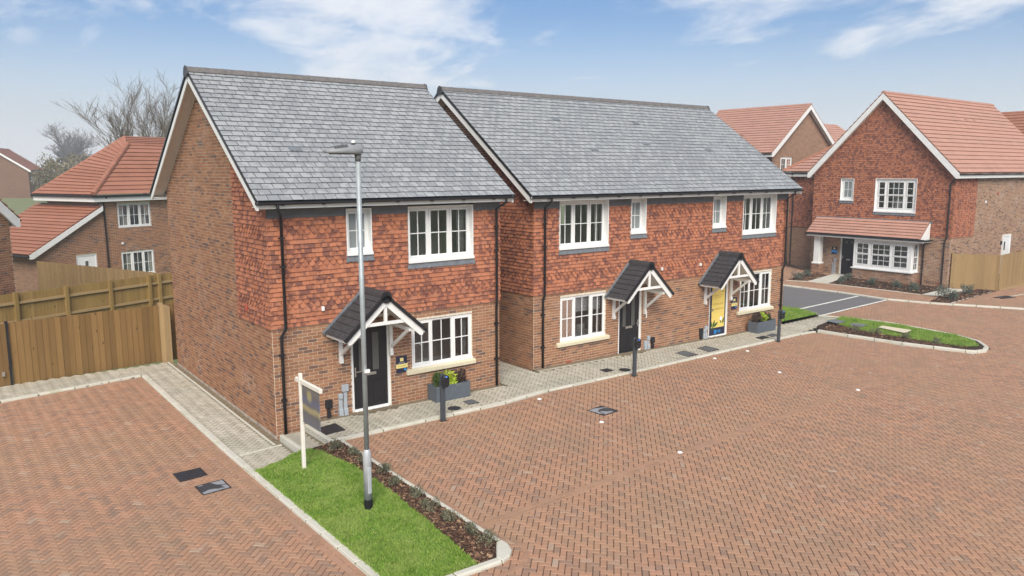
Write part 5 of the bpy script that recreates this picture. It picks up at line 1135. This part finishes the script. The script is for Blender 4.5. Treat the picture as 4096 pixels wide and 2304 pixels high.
for (x, hw, zb, zt_) in sec:
    for k in range(n_): t = 2 * pi * k / n_; q.v.append((x, hw * cos(t), zb + (zt_ - zb) * max(0, sin(t)) - .012 * max(0, -sin(t))))
for i in range(len(sec) - 1):
    for k in range(n_): k2 = (k + 1) % n_; q.f.append((i * n_ + k, i * n_ + k2, (i + 1) * n_ + k2, (i + 1) * n_ + k))
q.f.append(tuple(range(n_))); q.f.append(tuple((len(sec) - 1) * n_ + k for k in range(n_))); q.build('housing', 'lamp_shell', hd, smooth=True)
for i in range(5): MB().box(-.46 + i * .05, -.435 + i * .05, -.10, .10, 6.045 + i * .006, 6.066 + i * .008).build('cooling_fin', 'lamp_grey', hd)
MB().box(-.50, .04, -.085, .085, 5.945, 5.968).build('lens', 'lamp_grey', hd, bevel=.01)
MB().lathe([(.035, 6.10), (.035, 6.125)], (-.08, 0, 0), 12).build('photocell_base', 'black_plastic', hd); MB().lathe([(.034, 6.125), (.034, 6.15), (.02, 6.17)], (-.08, 0, 0), 12).build('photocell', 'white_pvc', hd)
# sales board
sp = thing('sales_board', 'cream wooden post with arm carrying a dark hanging sales board', 'sign', (-.32, -2.21, float(zmid(-.32, -2.21))))
z0 = sp.location.z
MB().box(-.035, .035, -.035, .035, -.2, 1.83 - z0).build('post', 'cream_wood', sp, bevel=.01); MB().box(-.03, .03, -.93, .20, 1.635 - z0, 1.725 - z0).build('arm', 'cream_wood', sp, bevel=.01)
bo = MB().box(-.012, .012, -3.03, -2.29, .90, 1.61).build('board', 'board_print', sp); bo.location = (0, 2.21, -z0)
for y in (-.75, -.18): MB().tube([(0, y, 1.6 - z0), (0, y, 1.65 - z0)], .006, 6).build('hanger', 'steel', sp)
# chargers
def charger(x, y, z, lb):
    c = thing('charging_post', lb, 'charger', (x, y, z), 0, 'electric vehicle charging posts')
    MB().box(-.055, .055, -.035, .035, -.1, 1.09).build('post', 'charger_grey', c, bevel=.006)
    q = MB(); pr = [(-.05, .80), (.05, .80), (.085, .84), (.09, .93), (.09, 1.0), (.07, 1.06), (.03, 1.085), (-.03, 1.085), (-.07, 1.06), (-.09, 1.0), (-.09, .93), (-.085, .84)]
    q.prism([(a + .02, -.036, b) for a, b in pr], (0, -.10, 0)); h = q.build('charge_unit', 'charger_black', c, bevel=.012)
    MB().prism([(.02 + .055 * cos(t), -.137, .965 + .055 * sin(t)) for t in [2 * pi * i / 14 for i in range(14)]], (0, -.006, 0)).build('socket', 'black_plastic', c); MB().box(.0, .04, -.142, -.13, 1.04, 1.055).build('status_light', 'blue_light', c)
    MB().box(-.08, .08, -.06, .06, -.02, .008).build('base_plate', 'charger_black', c)
charger(3.28, -1.56, float(zR(3.28, -1.56)), 'dark grey charging post with black unit in front of the detached house')
charger(9.72, -1.40, float(zR(9.72, -1.40)), 'dark grey charging post in front of the black door of the wide house')
charger(16.97, -1.18, float(zR(16.97, -1.18)), 'dark grey charging post at the right end of the wide house')
# planters and their plants
def leafcloud(n_, c, r, size, up=0., seed=0):
    rg = np.random.default_rng(seed); d = rg.normal(size=(n_, 3)); d /= np.linalg.norm(d, axis=1)[:, None]; k = rg.uniform(.35, 1, n_) ** .5; P_ = np.array(c) + d * k[:, None] * np.array(r)
    a = rg.normal(size=(n_, 3)); a[:, 2] += up; a /= np.linalg.norm(a, axis=1)[:, None]; b = np.cross(a, rg.normal(size=(n_, 3))); b /= np.linalg.norm(b, axis=1)[:, None]; s_ = rg.uniform(.6, 1.2, n_)[:, None] * size
    V = np.stack([P_ - b * s_ * .3, P_ + a * s_ * .5 - b * s_ * .02, P_ + b * s_ * .3 + a * s_ * .3, P_ + a * s_ * 1.2], 1); V = V[:, [0, 2, 3, 1]]
    i = np.arange(n_)[:, None] * 4; return V.reshape(-1, 3), [i + np.array([[0, 1, 2]]), i + np.array([[0, 2, 3]])]
def clumps(n_, r, size, up, seed, k=9, zc=.5):
    rg = np.random.default_rng(seed + 500); out = []
    for i in range(k):
        a = rg.uniform(0, 6.3); q = rg.uniform(.25, .75); c = (r[0] * q * cos(a), r[1] * q * sin(a), r[2] * rg.uniform(.25, 1.25))
        out.append(leafcloud(max(5, n_ // k), c, np.array(r) * rg.uniform(.3, .55) * np.array([1, 1, 1.25]), size, up, seed * 17 + i))
    return out
def foliage(name, parts_, mat, parent): 
    V = []; F = []; off = 0
    for v, f in parts_: V.append(v); F += [x + off for x in f]; off += len(v)
    return link(name, npmesh(name, np.concatenate(V), [np.concatenate(F)], mat), parent)
def stems(pl, c, n_, h, sp_, mat='bark'):
    q = MB()
    for i in range(n_): a = random.uniform(0, 6.3); r_ = random.uniform(.2, 1) * sp_; q.tube([c, (c[0] + cos(a) * r_ * .5, c[1] + sin(a) * r_ * .5, c[2] + h * .6), (c[0] + cos(a) * r_, c[1] + sin(a) * r_, c[2] + h)], [.006, .004, .002], 4)
    q.build('stems', mat, pl)
def planter(x0, x1, y0, y1, z0, z1, lb):
    p_ = thing('planter_box', lb, 'planter', ((x0 + x1) / 2, (y0 + y1) / 2, z0)); hx, hy, h = (x1 - x0) / 2, (y1 - y0) / 2, z1 - z0; t = .025; q = MB()
    q.box(-hx, hx, -hy, -hy + t, 0, h); q.box(-hx, hx, hy - t, hy, 0, h); q.box(-hx, -hx + t, -hy + t, hy - t, 0, h); q.box(hx - t, hx, -hy + t, hy - t, 0, h); q.box(-hx + t, hx - t, -hy + t, hy - t, 0, .02); q.build('box', 'planter_grey', p_)
    MB().box(-hx + t, hx - t, -hy + t, hy - t, .02, h - .06).build('soil', 'soil', p_); return p_
def shrub(kind, x, y, z, s_, lb, seed, group=None):
    p_ = thing({'conifer': 'conifer_shrub', 'lime': 'lime_leaved_shrub', 'heather': 'heather_shrub', 'sage': 'bed_shrub', 'lavender': 'lavender_shrub', 'olive': 'olive_leaved_shrub'}[kind], lb, 'shrub', (x, y, z), 0, group)
    if kind == 'conifer': foliage('foliage', clumps(1700, (.15 * s_, .13 * s_, .22 * s_), .05, 2.2, seed, 14), 'conifer_leaf', p_)
    elif kind == 'olive': foliage('foliage', clumps(900, (.16 * s_, .14 * s_, .17 * s_), .05, 1.4, seed, 11), 'hedge_leaf', p_)
    elif kind == 'lime': foliage('foliage', clumps(300, (.13 * s_, .12 * s_, .2 * s_), .09, .5, seed, 8), 'lime_leaf', p_)
    elif kind == 'heather': foliage('foliage', clumps(1500, (.2 * s_, .15 * s_, .2 * s_), .045, 2.8, seed, 16), 'heather_leaf', p_)
    elif kind == 'sage': foliage('foliage', clumps(380, (.17 * s_, .17 * s_, .11 * s_), .035, 1.5, seed, 10), 'sage_leaf', p_)
    else: foliage('foliage', clumps(600, (.26 * s_, .26 * s_, .24 * s_), .06, 2, seed, 12), 'lavender_leaf', p_)
    stems(p_, (0, 0, -.02), 7, .2 * s_, .12 * s_); return p_
zf_ = float(fpz(4.3, -.25))
planter(3.81, 4.81, -.45, -.05, zf_ + .004, .43, 'grey rectangular planter under the detached house window')
shrub('conifer', 4.02, -.25, .37, 1., 'feathery green conifer at the left of the nearer planter', 3); shrub('lime', 4.32, -.27, .37, 1., 'lime-yellow leafy shrub in the middle of the nearer planter', 5); shrub('heather', 4.61, -.24, .37, 1., 'brown twiggy heather at the right of the nearer planter', 7)
planter(17.53, 18.62, .03, .44, float(fpz(18, .2)) + .004, .275, 'grey rectangular planter under the right-hand window of the wide house')
shrub('heather', 17.75, .24, .21, 1.05, 'brown twiggy heather at the left of the further planter', 8); shrub('lime', 18.12, .22, .21, 1.05, 'lime-yellow leafy shrub in the middle of the further planter', 9); shrub('olive', 18.40, .25, .21, 1.05, 'dark green shrub at the right of the further planter', 10)
BP = [(.52, -1.85), (.66, -2.45), (.56, -2.95), (.68, -3.55), (.58, -4.15), (.63, -4.8), (.56, -5.35), (.60, -5.95), (.55, -6.55), (.62, -6.95)]
WORDS = ['nearest the paved steps', 'second from the paved steps', 'third from the paved steps', 'fourth from the paved steps', 'fifth from the paved steps', 'fifth from the rounded kerb corner', 'fourth from the rounded kerb corner', 'third from the rounded kerb corner', 'second from the rounded kerb corner', 'at the rounded kerb corner']
for i, (x, y) in enumerate(BP): shrub('sage', x, y, float(zmid(x, y)), random.uniform(.85, 1.15), 'small grey-green shrub in the bark bed, ' + WORDS[i], 20 + i, 'shrubs in the bark bed')
FB = [((30.7, 6.75), 'grey shrub at the left end of the far front bed'), ((32.2, 7.1), 'grey-green shrub beside the far white column'), ((31.7, 4.85), 'grey shrub right of the far front door path'), ((32.9, 5.2), 'grey shrub close to the left corner of the bay window'), ((32.3, 3.6), 'grey-blue shrub in front of the bay window middle'), ((32.6, 2.5), 'low green shrub below the right of the bay window'), ((32.3, 1.5), 'low shrub beside the far gate path'), ((31.2, -.35), 'tall grey shrub at the front of the far corner bed'), ((31.0, -.85), 'low green shrub at the tip of the far corner bed'), ((33.4, -.45), 'low green shrub at the back of the far corner bed')]
for i, ((x, y), lb) in enumerate(FB): shrub('lavender', x, y, float(zP(x, y)) + .01, random.uniform(.8, 1.2) * (1.5 if i == 7 else 1), lb, 50 + i, 'shrubs round the far house')
for i, (y, lb) in enumerate(((-1.9, 'first'), (-2.6, 'second'), (-3.6, 'third'), (-4.6, 'fourth'))): shrub('sage', 20.6 + .12 * i, y, float(zI(20.6, y)), 1.2, f'small grey shrub in the island bed, {lb} from the grey path', 70 + i, 'shrubs in the island bed')
# dead leaf on the bed
q = MB(); q.poly([(0, 0, .01), (.09, .03, .03), (.14, 0, .015), (.1, -.05, .03), (.03, -.05, .02)]); o = q.build('fallen_leaf', 'fence_wood_light', None, label='curled tan dead leaf at the grass edge of the bark bed', category='leaf'); o.location = (.33, -2.75, float(zmid(.33, -2.75)) + .02)

# ------------------------------------------------------------------ signs
def text(parent, s_, size, loc, mat, rot=(pi / 2, 0, 0), name='lettering', wd=None):
    c = bpy.data.curves.new(name, 'FONT'); c.body = s_; c.size = size; c.align_x = 'CENTER'; c.align_y = 'CENTER'; c.extrude = .0008; c.resolution_u = 2; c.materials.append(M[mat])
    t_ = bpy.data.objects.new(name, c); COL.objects.link(t_); bpy.context.view_layer.update()
    me = bpy.data.meshes.new_from_object(t_.evaluated_get(bpy.context.evaluated_depsgraph_get())); me.name = name; bpy.data.objects.remove(t_); bpy.data.curves.remove(c)
    o = link(name, me, parent); o.location = loc; o.rotation_euler = rot
    if not me.materials: me.materials.append(M[mat])
    if wd and len(me.vertices):
        xs = [v.co.x for v in me.vertices]; o.scale.x = wd / max(1e-4, max(xs) - min(xs))
    return o
def plot_sign(loc, rz, w_, h, lb, blue=False, word='PLOT FLO.'):
    p_ = thing('plot_sign', lb, 'sign', loc, rz); MB().box(-w_ / 2, w_ / 2, -.012, 0, -h / 2, h / 2).build('panel', 'navy', p_)
    MB().box(-w_ * .16, w_ * .16, -.016, -.0125, h * .18, h * .38).build('emblem', 'sign_yellow', p_); text(p_, word, h * .085, (0, -.0135, h * .08), 'white_ink', wd=w_ * .6)
    MB().box(-w_ / 2 - .012, w_ / 2 + .012, -.022, -.013, -h * .22, h * .02).build('strip', 'sign_blue' if blue else 'sign_yellow', p_); 
    if not blue: text(p_, 'AVAILABLE', h * .09, (0, -.0235, -h * .10), 'gold_ink', wd=w_ * .8)
    MB().box(w_ * .2, w_ * .44, -.015, -.0125, -h * .38, -h * .28).build('logo', 'sign_blue', p_)
plot_sign((3.12, -.012, 1.035), 0, .29, .41, 'navy and yellow plot sign beside the detached house door')
cB, sB_ = cos(BR_), sin(BR_); bpt = lambda x, y, z: (BL[0] + x * cB - y * sB_, BL[1] + x * sB_ + y * cB, z)
plot_sign(bpt(9.07, -.012, .965), BR_, .30, .43, 'navy and yellow plot sign beside the banner door')
plot_sign((34.63, 8.45 - 1.42, 1.2), -pi / 2, .32, .42, 'navy and blue plot sign on the far house by the column', True, 'PLOT')
bn = thing('door_banner', 'yellow printed banner with dark foot hung over the door', 'banner', bpt(8.225, .032, 0), BR_)
MB().box(-.40, .40, -.006, 0, -.045, 1.84).build('backing', 'navy', bn); MB().box(-.33, .36, -.011, -.0065, .20, 1.82).build('yellow_field', 'banner_yellow', bn)
for s_, sz, z, wd in (('THIS HOME COULD', .06, 1.33, .5), ('BE YOURS', .06, 1.26, .28), ('STAMP DUTY', .1, 1.02, .58), ('CONTRIBUTION', .085, .85, .56)): text(bn, s_, sz, (.01, -.0115, z), 'gold_ink', wd=wd)
text(bn, 'Hill', .15, (.07, -.0068, .05), 'sign_blue', wd=.22)
lg = MB()
for i in range(3):
    for j in range(4): lg.box(-.16 + i * .035, -.132 + i * .035, -.009, -.0066, -.02 + j * .038, .008 + j * .038)
lg.build('logo', 'sign_blue', bn)
def leaf_shape(c, a, l_): 
    d = Vector((cos(a), 0, sin(a))); nrm = Vector((-sin(a), 0, cos(a))); p_ = Vector(c); return [p_, p_ + d * l_ * .35 + nrm * l_ * .2, p_ + d * l_ * .75 + nrm * l_ * .13, p_ + d * l_, p_ + d * l_ * .7 - nrm * l_ * .14, p_ + d * l_ * .3 - nrm * l_ * .16]
lf = MB()
for k, (c, a, l_) in enumerate((((-.25, -.0122, .22), 1.2, .28), ((-.22, -.0124, .22), .6, .3), ((-.3, -.0126, .22), 1.7, .22), ((-.3, -.0128, .1), 1.2, .2), ((.28, -.0122, .3), 1.3, .22), ((.22, -.0124, .32), 2.2, .16), ((.3, -.0126, .42), .8, .14), ((.25, -.0122, 1.5), 2.6, .12), ((.27, -.0124, 1.42), 2.3, .1))): lf.poly(leaf_shape(c, a, l_))
lf.build('leaf_print', 'leaf_ink', bn); MB().prism([(.18 + .07 * cos(t), -.0118, .5 + .07 * sin(t)) for t in [2 * pi * i / 12 for i in range(12)]], (0, -.001, 0)).build('flower_print', 'white_ink', bn)
o = MB().box(-.30 + -.09, -.2 - .07, -.06, -.045, .87, .89).build('handle', 'steel', bn)

# ------------------------------------------------------------------ fences
def fence(name, label, p, q, zb, zt_, mat, bw=.125, posts=None, rails=True, board='board', back=False, group=None, post_up=.04, rail_z=(.25, .95, 1.5), lap=True):
    p, q = Vector(p), Vector(q); Ln = (q - p).length; a = atan2(q.y - p.y, q.x - p.x); Fz = thing(name, label, 'fence', (p.x, p.y, 0), a, group); n_ = int(Ln / bw); bw = Ln / n_
    zb0, zb1 = (zb if isinstance(zb, tuple) else (zb, zb)); zt0, zt1 = (zt_ if isinstance(zt_, tuple) else (zt_, zt_))
    for i in range(n_):
        t = (i + .5) / n_; x = i * bw; z0, z1 = zb0 + (zb1 - zb0) * t, zt0 + (zt1 - zt0) * t + random.uniform(-.006, .006); y0 = random.uniform(-.003, .003)
        MB().prism([(x - .008, y0, z0), (x + bw - .002, y0 - .010 - .0, z0), (x + bw - .002, y0 - .024, z0), (x - .008, y0 - .010, z0)], (0, 0, z1 - z0)).build(board, mat, Fz)
    s_ = -1 if back else 1
    if posts:
        for x in posts: MB().box(x - .055, x + .055, (.0 if not back else -.135), (.11 if not back else -.026), min(zb0, zb1) - .2, zt0 + (zt1 - zt0) * x / Ln + post_up).build('post', mat, Fz)
    if rails:
        for r_ in rail_z:
            ya, yb_ = (.0, .05) if not back else (-.085, -.026); z0, z1 = zb0 + r_, zb1 + r_
            MB().prism([(0, ya, z0), (0, yb_, z0), (0, yb_, z0 + .08), (0, ya, z0 + .08)], (Ln, 0, z1 - z0)).build('rail', 'fence_wood_light' if back else mat, Fz)
    return Fz
f = fence('timber_gate', 'brown boarded timber gate and fence at the back of the left yard', (-4.06, 7.98, 0), (.3, 8.376, 0), -.0, 1.70, 'fence_wood', .15, posts=[], rails=True)
MB().box(3.80, 3.90, -.10, .05, -.1, 1.76).build('end_post', 'fence_wood_light', f); MB().box(3.9, 3.93, -.55, .1, -.05, 1.72).build('return_board', 'fence_wood_light', f)
fence('timber_gate', 'brown boarded gate leaf with latch at the left edge of the yard', (-7.5, 7.55, 0), (-4.12, 7.94, 0), -.0, 1.68, 'fence_wood', .15, posts=[], rails=True)
o = bpy.data.objects['timber_gate.001']; MB().box(3.20, 3.27, -.06, -.024, .3, .42).build('latch', 'steel', o); MB().box(3.38, 3.44, -.04, .06, -.1, 1.74).build('gate_post', 'charger_black', o)
d23 = Vector((cos(radians(22.7)), sin(radians(22.7)), 0)); p0 = Vector((-3.397, 13.309, 0)) - d23 * 3.4
fence('garden_fence', 'olive timber fence with posts and pale rails behind the gate', p0, p0 + d23 * 9.6, -.05, 1.75, 'fence_wood_olive', .11, posts=[1.74, 3.4, 5.05, 6.64, 8.20, 8.62, 9.3], back=True, rail_z=(.25, .85, 1.45))
fence('garden_fence', 'smooth yellow-brown fence running up to the catslide house', (-1.54, 23.44, 0), (1.58, 15.86, 0), -.2, 1.75, 'fence_wood_gold', .14, rails=False)
fence('timber_gate', 'pale boarded gate and fence beside the far gabled house', (34.75, .9, 0), (35.9, -.85, 0), -.28, 1.52, 'fence_wood_gold', .15, posts=[.06, 1.25])
fence('garden_fence', 'long pale close-boarded fence along the far driveway', (35.9, -.87, 0), (52, -1.0, 0), -.3, (1.52, 1.9), 'fence_wood_gold', .11, rails=False)
MB().box(35.9, 52, -.95, -.88, -.4, -.13).build('gravel_board', 'fence_wood_light', None, label='low pale board along the foot of the driveway fence', category='board')

# ------------------------------------------------------------------ trees
def tree(name, label, loc, h, spread, seed, trunk_r, mat, levels=6, first=.16, tw=.03, lean=(0, 0), dense=3, group='bare winter trees'):
    T = thing(name, label, 'tree', loc, 0, group); rg = random.Random(seed); tr = MB(); br = MB(); twg = MB()
    def grow(p, d, ln, r, lv):
        n_ = 3; pts = [p]; q = p; dd = d
        for i in range(n_): dd = (dd + Vector((rg.gauss(0, .13), rg.gauss(0, .13), rg.gauss(.04, .1)))).normalized(); q = q + dd * ln / n_; pts.append(q)
        rs = [r * (1 - .32 * i / n_) for i in range(n_ + 1)]; tgt = tr if lv == 0 else (br if lv < levels - 2 else twg)
        tgt.tube(pts, [max(x, tw * .5) for x in rs], 7 if lv == 0 else (5 if lv < 3 else 3), cap=False)
        if lv >= levels: return
        k = dense + (1 if rg.random() < .5 else 0) + (1 if lv == 0 else 0)
        for j in range(k):
            t = rg.uniform(.45, 1) if j else 1; bp = pts[0].lerp(pts[-1], t) if t < 1 else pts[-1]; bp = pts[min(n_, int(t * n_))] if t < 1 else pts[-1]
            a = rg.uniform(0, 6.28); sp_ = rg.uniform(.35, .95) * spread; side = Vector((cos(a), sin(a), 0)); nd = (dd * cos(sp_) + side * sin(sp_) + Vector((0, 0, .12))).normalized()
            grow(bp, nd, ln * rg.uniform(.62, .82), max(rs[-1] * rg.uniform(.5, .72), tw * .5), lv + 1)
    grow(Vector((0, 0, -.5)), Vector((lean[0], lean[1], 1)).normalized(), h * first * 1.7, trunk_r, 0)
    zmax = max(v[2] for v in twg.v); k = h / zmax
    for m_ in (tr, br, twg): m_.v = [(x * k, y * k, z * k) for x, y, z in m_.v]
    tr.build('trunk', mat, T); br.build('branches', mat, T); twg.build('crown', 'twig', T); return T
gzf = lambda x, y: -.75 + 2.6 * max(0, min(1, (math.hypot(x - 5, y - 5) - 60) / 70)) ** 1.5
tree('bare_tree', 'tall dark bare tree just left of the detached house roof', (12.6, 62.0, gzf(12.6, 62.0)), 16.2, .82, 4, .34, 'bark', 6, .2, .019)
tree('bare_tree', 'lower dark bare tree spreading left of the tall tree', (12.9, 59.2, gzf(12.9, 59.2)), 11.8, .6, 33, .3, 'bark', 6, .17, .019)
tree('bare_tree', 'pale bare tree partly behind the roof ridge', (14.9, 66, gzf(14.9, 66)), 15.8, .7, 15, .3, 'bark', 6, .22, .016)
tree('bare_tree', 'broad rounded oak standing alone in the mist', (39.3, 286, gzf(39.3, 286)), 21., 1.12, 21, .9, 'bark', 6, .13, .035)
def bush(name, label, loc, r, n_, size, mat, seed, group=None, cat='bush'):
    T = thing(name, label, cat, loc, 0, group); rg = np.random.default_rng(seed); P_ = []
    for i in range(9):
        c = rg.uniform(-.6, .6, 3) * np.array(r); c[2] = abs(c[2]) + r[2] * .45; P_.append(leafcloud(n_ // 9, c, np.array(r) * rg.uniform(.35, .6), size, .4, seed * 31 + i))
    foliage('foliage', P_, mat, T); MB().tube([(0, 0, -.5), (0, 0, r[2] * .6)], [.2, .1], 6).build('trunk', 'bark', T); return T
bush('evergreen_bush', 'dark evergreen bush at the foot of the misty oak', (12.2, 92, gzf(12.2, 92)), (2.3, 1.9, 2.5), 4200, .28, 'hedge_leaf', 3)
bush('bare_hedge', 'scrubby hedge beside the distant misty house', (11.8, 118, gzf(11.8, 118)), (2.6, 3, 5.0), 3000, .3, 'dry_leaf', 5)
bush('bare_hedge', 'low dark hedge at the foot of the field', (14.5, 84, gzf(14.5, 84) - .2), (6, 2, 1.1), 3000, .25, 'hedge_leaf', 6)
for i, (x, y, lb) in enumerate(((30, 170, 'hazy tree line patch left'), (60, 165, 'hazy tree line patch right'))):
    bush('distant_copse', 'faint misty copse behind the roofs, ' + ('left' if i == 0 else 'right') + ' one', (x, y, gzf(x, y)), (16, 8, 6), 4000, 1.0, 'dry_leaf', 40 + i)
# ------------------------------------------------------------------ mist
hz_ = MB().box(-200, 260, -60, 340, -2.2, 30).build('haze', 'soil', None, kind='stuff', label='thin mist over the fields')
m = bpy.data.materials.new('mist'); m.use_nodes = True; n = m.node_tree; n.nodes.clear(); pv = n.nodes.new('ShaderNodeVolumePrincipled'); pv.inputs['Color'].default_value = (.93, .95, .97, 1); pv.inputs['Density'].default_value = .0016; pv.inputs['Anisotropy'].default_value = .2
om = n.nodes.new('ShaderNodeOutputMaterial'); n.links.new(pv.outputs[0], om.inputs['Volume']); hz_.data.materials.clear(); hz_.data.materials.append(m)
